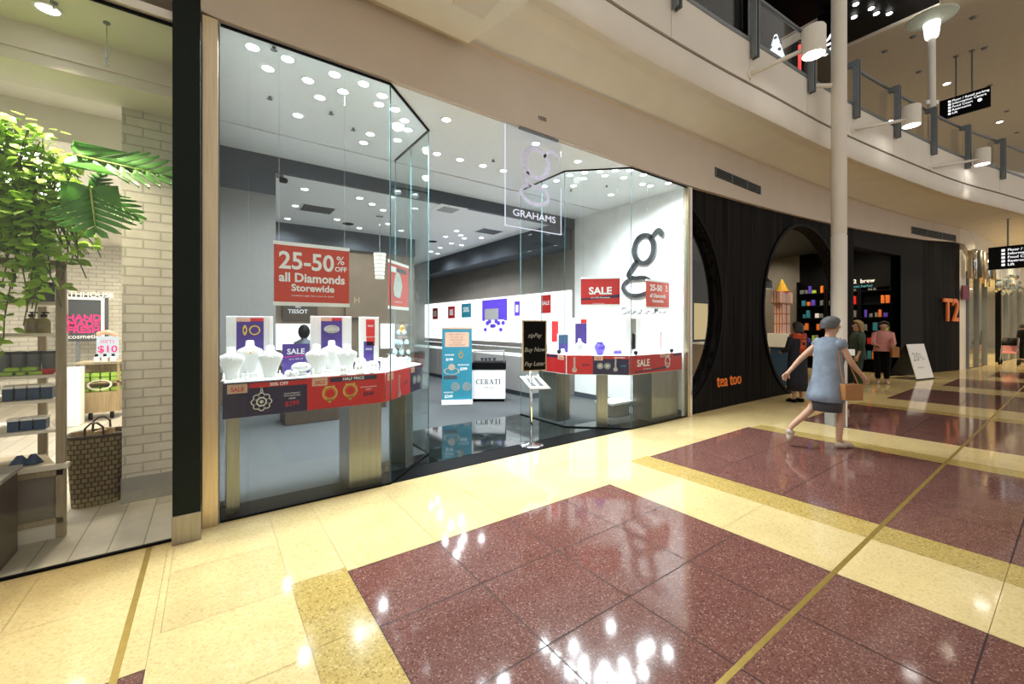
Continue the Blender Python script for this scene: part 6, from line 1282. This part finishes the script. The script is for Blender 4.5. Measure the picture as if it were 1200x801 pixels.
    for i in range(11):
        rg = []
        for k in range(n):
            a = 2 * PI * k / n; fr_ = math.sin(a)                    # +1 in front, -1 at the back
            lim = 1.62 - .85 * max(0, fr_) ** .6 if fr_ > 0 else 1.62 + 1.0 * min(1, -fr_ * 2.2) * (hair_len / .1)
            ph = .03 + (lim - .03) * i / 10; ex_ = max(0, ph - 1.45); p1 = min(ph, 1.45)
            r = math.sin(p1) - .10 * ex_ ** 2 * .1; wob = 1 + .015 * math.sin(7 * a + 2 * i)
            rg.append(G(hc + (sd * math.cos(a) * .099 + fw * (fr_ * .108 - .012)) * r * wob + Vector((0, 0, .098 * math.cos(p1) - ex_ * .1 + .004))))
        R0.append(rg)
    m.loft(R0, caps=False); o = m.build('hair', hair, t, smooth=True); so = o.modifiers.new('t', 'SOLIDIFY'); so.thickness = .012; so.offset = 1
    for s in 'LR':
        m = MB(); a, b = j['ank' + s], j['toe' + s]; d = (b - a); d2 = Vector((d.x, d.y, d.z)).normalized(); m.tube([G(a + Vector((0, .035, -.045))), G(a + Vector((0, -.02, -.04)) + d2 * .03), G(a + (b - a) * .6 + Vector((0, 0, -.005))), G(b + d2 * .03)], [.034 * sc, .044 * sc, .042 * sc, .026 * sc], 10); m.build('shoe', shoes, t, smooth=True)
    return t
M['hair_grey'] = pbr('grey_hair', (.075, .075, .08), .6, var=.3, scale=60); M['hair_blond'] = pbr('blond_hair', (.25, .16, .06), .6, var=.3, scale=60); M['hair_dark'] = pbr('dark_hair', (.02, .014, .011), .5)
M['denim'] = pbr('grey_blue_cloth', (.21, .25, .32), .85, var=.18, scale=9, bump=.3); M['skirt'] = pbr('charcoal_skirt', (.06, .065, .075), .85); M['tan'] = pbr('tan_leather', (.36, .16, .05), .5); M['forest'] = pbr('dark_green_cloth', (.022, .04, .024), .85); M['rose'] = pbr('pink_cloth', (.62, .27, .25), .85); M['inky'] = pbr('ink_cloth', (.012, .013, .022), .85); M['scarf'] = pbr('orange_red_cloth', (.55, .08, .03), .85, var=.4, scale=12); M['sandal'] = pbr('pale_sandal', (.45, .36, .28), .5)
wp = PZ(970, 523, 0)
person('woman striding along the mall in a grey blue tunic with a tan shoulder bag', wp, PI / 2 - .5, 1.66,
       dict(hipR=(-.085, -.02, .88), kneR=(-.09, -.10, .49), ankR=(-.08, -.08, .09), toeR=(-.085, -.24, .03), hipL=(.085, .03, .88), kneL=(.09, .13, .49), ankL=(.09, .46, .24), toeL=(.095, .46, .08),
            che=(0, -.03, 1.24), nk0=(0, -.02, 1.38), nk=(0, -.035, 1.45), hd0=(0, -.055, 1.51), hd=(0, -.055, 1.57), top=(0, -.045, 1.615), nose=(.01, -.155, 1.545), shL=(.155, -.04, 1.345), shR=(-.155, -.02, 1.345),
            elL=(.24, .17, 1.12), wrL=(.22, .36, .95), elR=(-.23, -.10, 1.10), wrR=(-.22, -.27, .93)),
       outfit=[('dress', 'skirt', dict(hem=.47, flare=.95, sway=(0, .03), name='skirt', waisted=1)), ('top', 'denim', dict(hem=.60, flare=1.2, sway=(0, .05), sleeve=.25, name='tunic', waist=.175)), ('bag', 'tan', dict(at=(-.24, -.09, .74), size=(.25, .20, .09), side='R'))], hair='hair_grey', hair_len=.05, shoes='sandal')
p = Vector((12.55, 3.2, 0)); person('shopper with blond hair in a dark green outfit standing just past the white column', p, PI + .5, 1.68, dict(elR=(-.2, -.05, 1.1), wrR=(-.12, -.25, 1.02)), outfit=[('trousers', 'forest', {}), ('top', 'forest', dict(hem=.75, flare=1.05, sleeve=1.5))], hair='hair_blond', hair_len=.2, shoes='sandal')
p = PZ(1034, 449.5, 0); person('shopper in a pink top and black trousers carrying a brown bag by the tea shelves', p, -PI / 2 + .35, 1.70, dict(che=(0, -.07, 1.23), nk0=(0, -.10, 1.36), nk=(0, -.125, 1.43), hd0=(0, -.165, 1.48), hd=(0, -.17, 1.54), top=(0, -.165, 1.585), nose=(0, -.27, 1.5), shL=(.155, -.09, 1.33), shR=(-.155, -.09, 1.33), elL=(.2, -.14, 1.07), wrL=(.16, -.36, 1.02), elR=(-.2, -.14, 1.07), wrR=(-.16, -.36, 1.02), toeL=(.1, -.13, .028)),
       outfit=[('trousers', 'black', {}), ('top', 'rose', dict(hem=.86, sleeve=1.85)), ('bag', 'tan', dict(at=(.20, -.26, .86), size=(.34, .26, .14), side='L'))], hair='hair_grey', hair_len=.06, shoes='sandal')
p = Vector((9.7, 3.45, 0)); person('shopper with dark hair and an orange red scarf at the edge of the round opening', p, PI - .4, 1.62, dict(elL=(.2, -.05, 1.1), wrL=(.12, -.26, 1.05)), outfit=[('dress', 'inky', dict(hem=.25, flare=1.1, sleeve=1.8)), ('scarf', 'scarf', {})], hair='hair_dark', hair_len=.12, shoes='black')
p = PZ(1199, 424, 0); person('shopper in black clothes far along the mall beyond the stroller', p, .6, 1.65, outfit=[('trousers', 'black', {}), ('top', 'black', dict(hem=.8, sleeve=1.8))], hair='hair_dark', hair_len=.1)
# stroller
p = PZ(1183, 427, 0); t = thing('stroller', 'dark pushchair with a pink seat far along the mall', 'stroller', p); P = lambda a, b, c: p + Vector((a, b, c))
MB().tube([P(-.35, .22, .12), P(.1, .22, .55), P(.45, .22, 1.05), P(.45, -.22, 1.05), P(.1, -.22, .55), P(-.35, -.22, .12)], .016, 6).build('frame', 'gunmetal', t, smooth=True); MB().tube([P(.35, .22, .12), P(-.1, .22, .6)], .016, 6).build('rear_strut', 'gunmetal', t); MB().tube([P(.35, -.22, .12), P(-.1, -.22, .6)], .016, 6).build('rear_strut', 'gunmetal', t)
for a, b in ((-.35, .24), (-.35, -.24), (.35, .24), (.35, -.24)): MB().cyl(P(a, b - .025, .11), P(a, b + .025, .11), .11, n=16).build('wheel', 'black', t)
m = MB(); m.loft([[P(x, y, z) for x, y in ((-.25, -.19), (.12, -.19), (.12, .19), (-.25, .19))] for z in (.45, .52)]); m.loft([[P(x + .1, y, .5 + q) for x, y in ((.0 + q * .35, -.19), (.05 + q * .35, -.19), (.05 + q * .35, .19), (.0 + q * .35, .19))] for q in (0, .5)]); m.build('seat', 'rose', t)
m = MB(); m.loft([[P(.25 + .38 * math.cos(a) * -1, y, .72 + .36 * math.sin(a)) for y in (-.2, .2)] for a in [.15 + 1.6 * k / 8 for k in range(9)]], caps=False, closed=False); o = m.build('hood', 'black', t, smooth=True); so = o.modifiers.new('s', 'SOLIDIFY'); so.thickness = .01
# ================================================================= world and view
w = bpy.data.worlds.new('world'); S.world = w; w.use_nodes = True
bg = w.node_tree.nodes['Background']; bg.inputs[0].default_value = (1, .93, .83, 1); bg.inputs[1].default_value = .72
S.view_settings.view_transform = 'Standard'; S.view_settings.look = 'None'; S.view_settings.gamma = 1; S.view_settings.use_curve_mapping = False
S.view_settings.exposure = 0.0
S.cycles.use_denoising = True; S.cycles.transparent_max_bounces = 24; S.cycles.max_bounces = 8
S.cycles.sample_clamp_indirect = 6
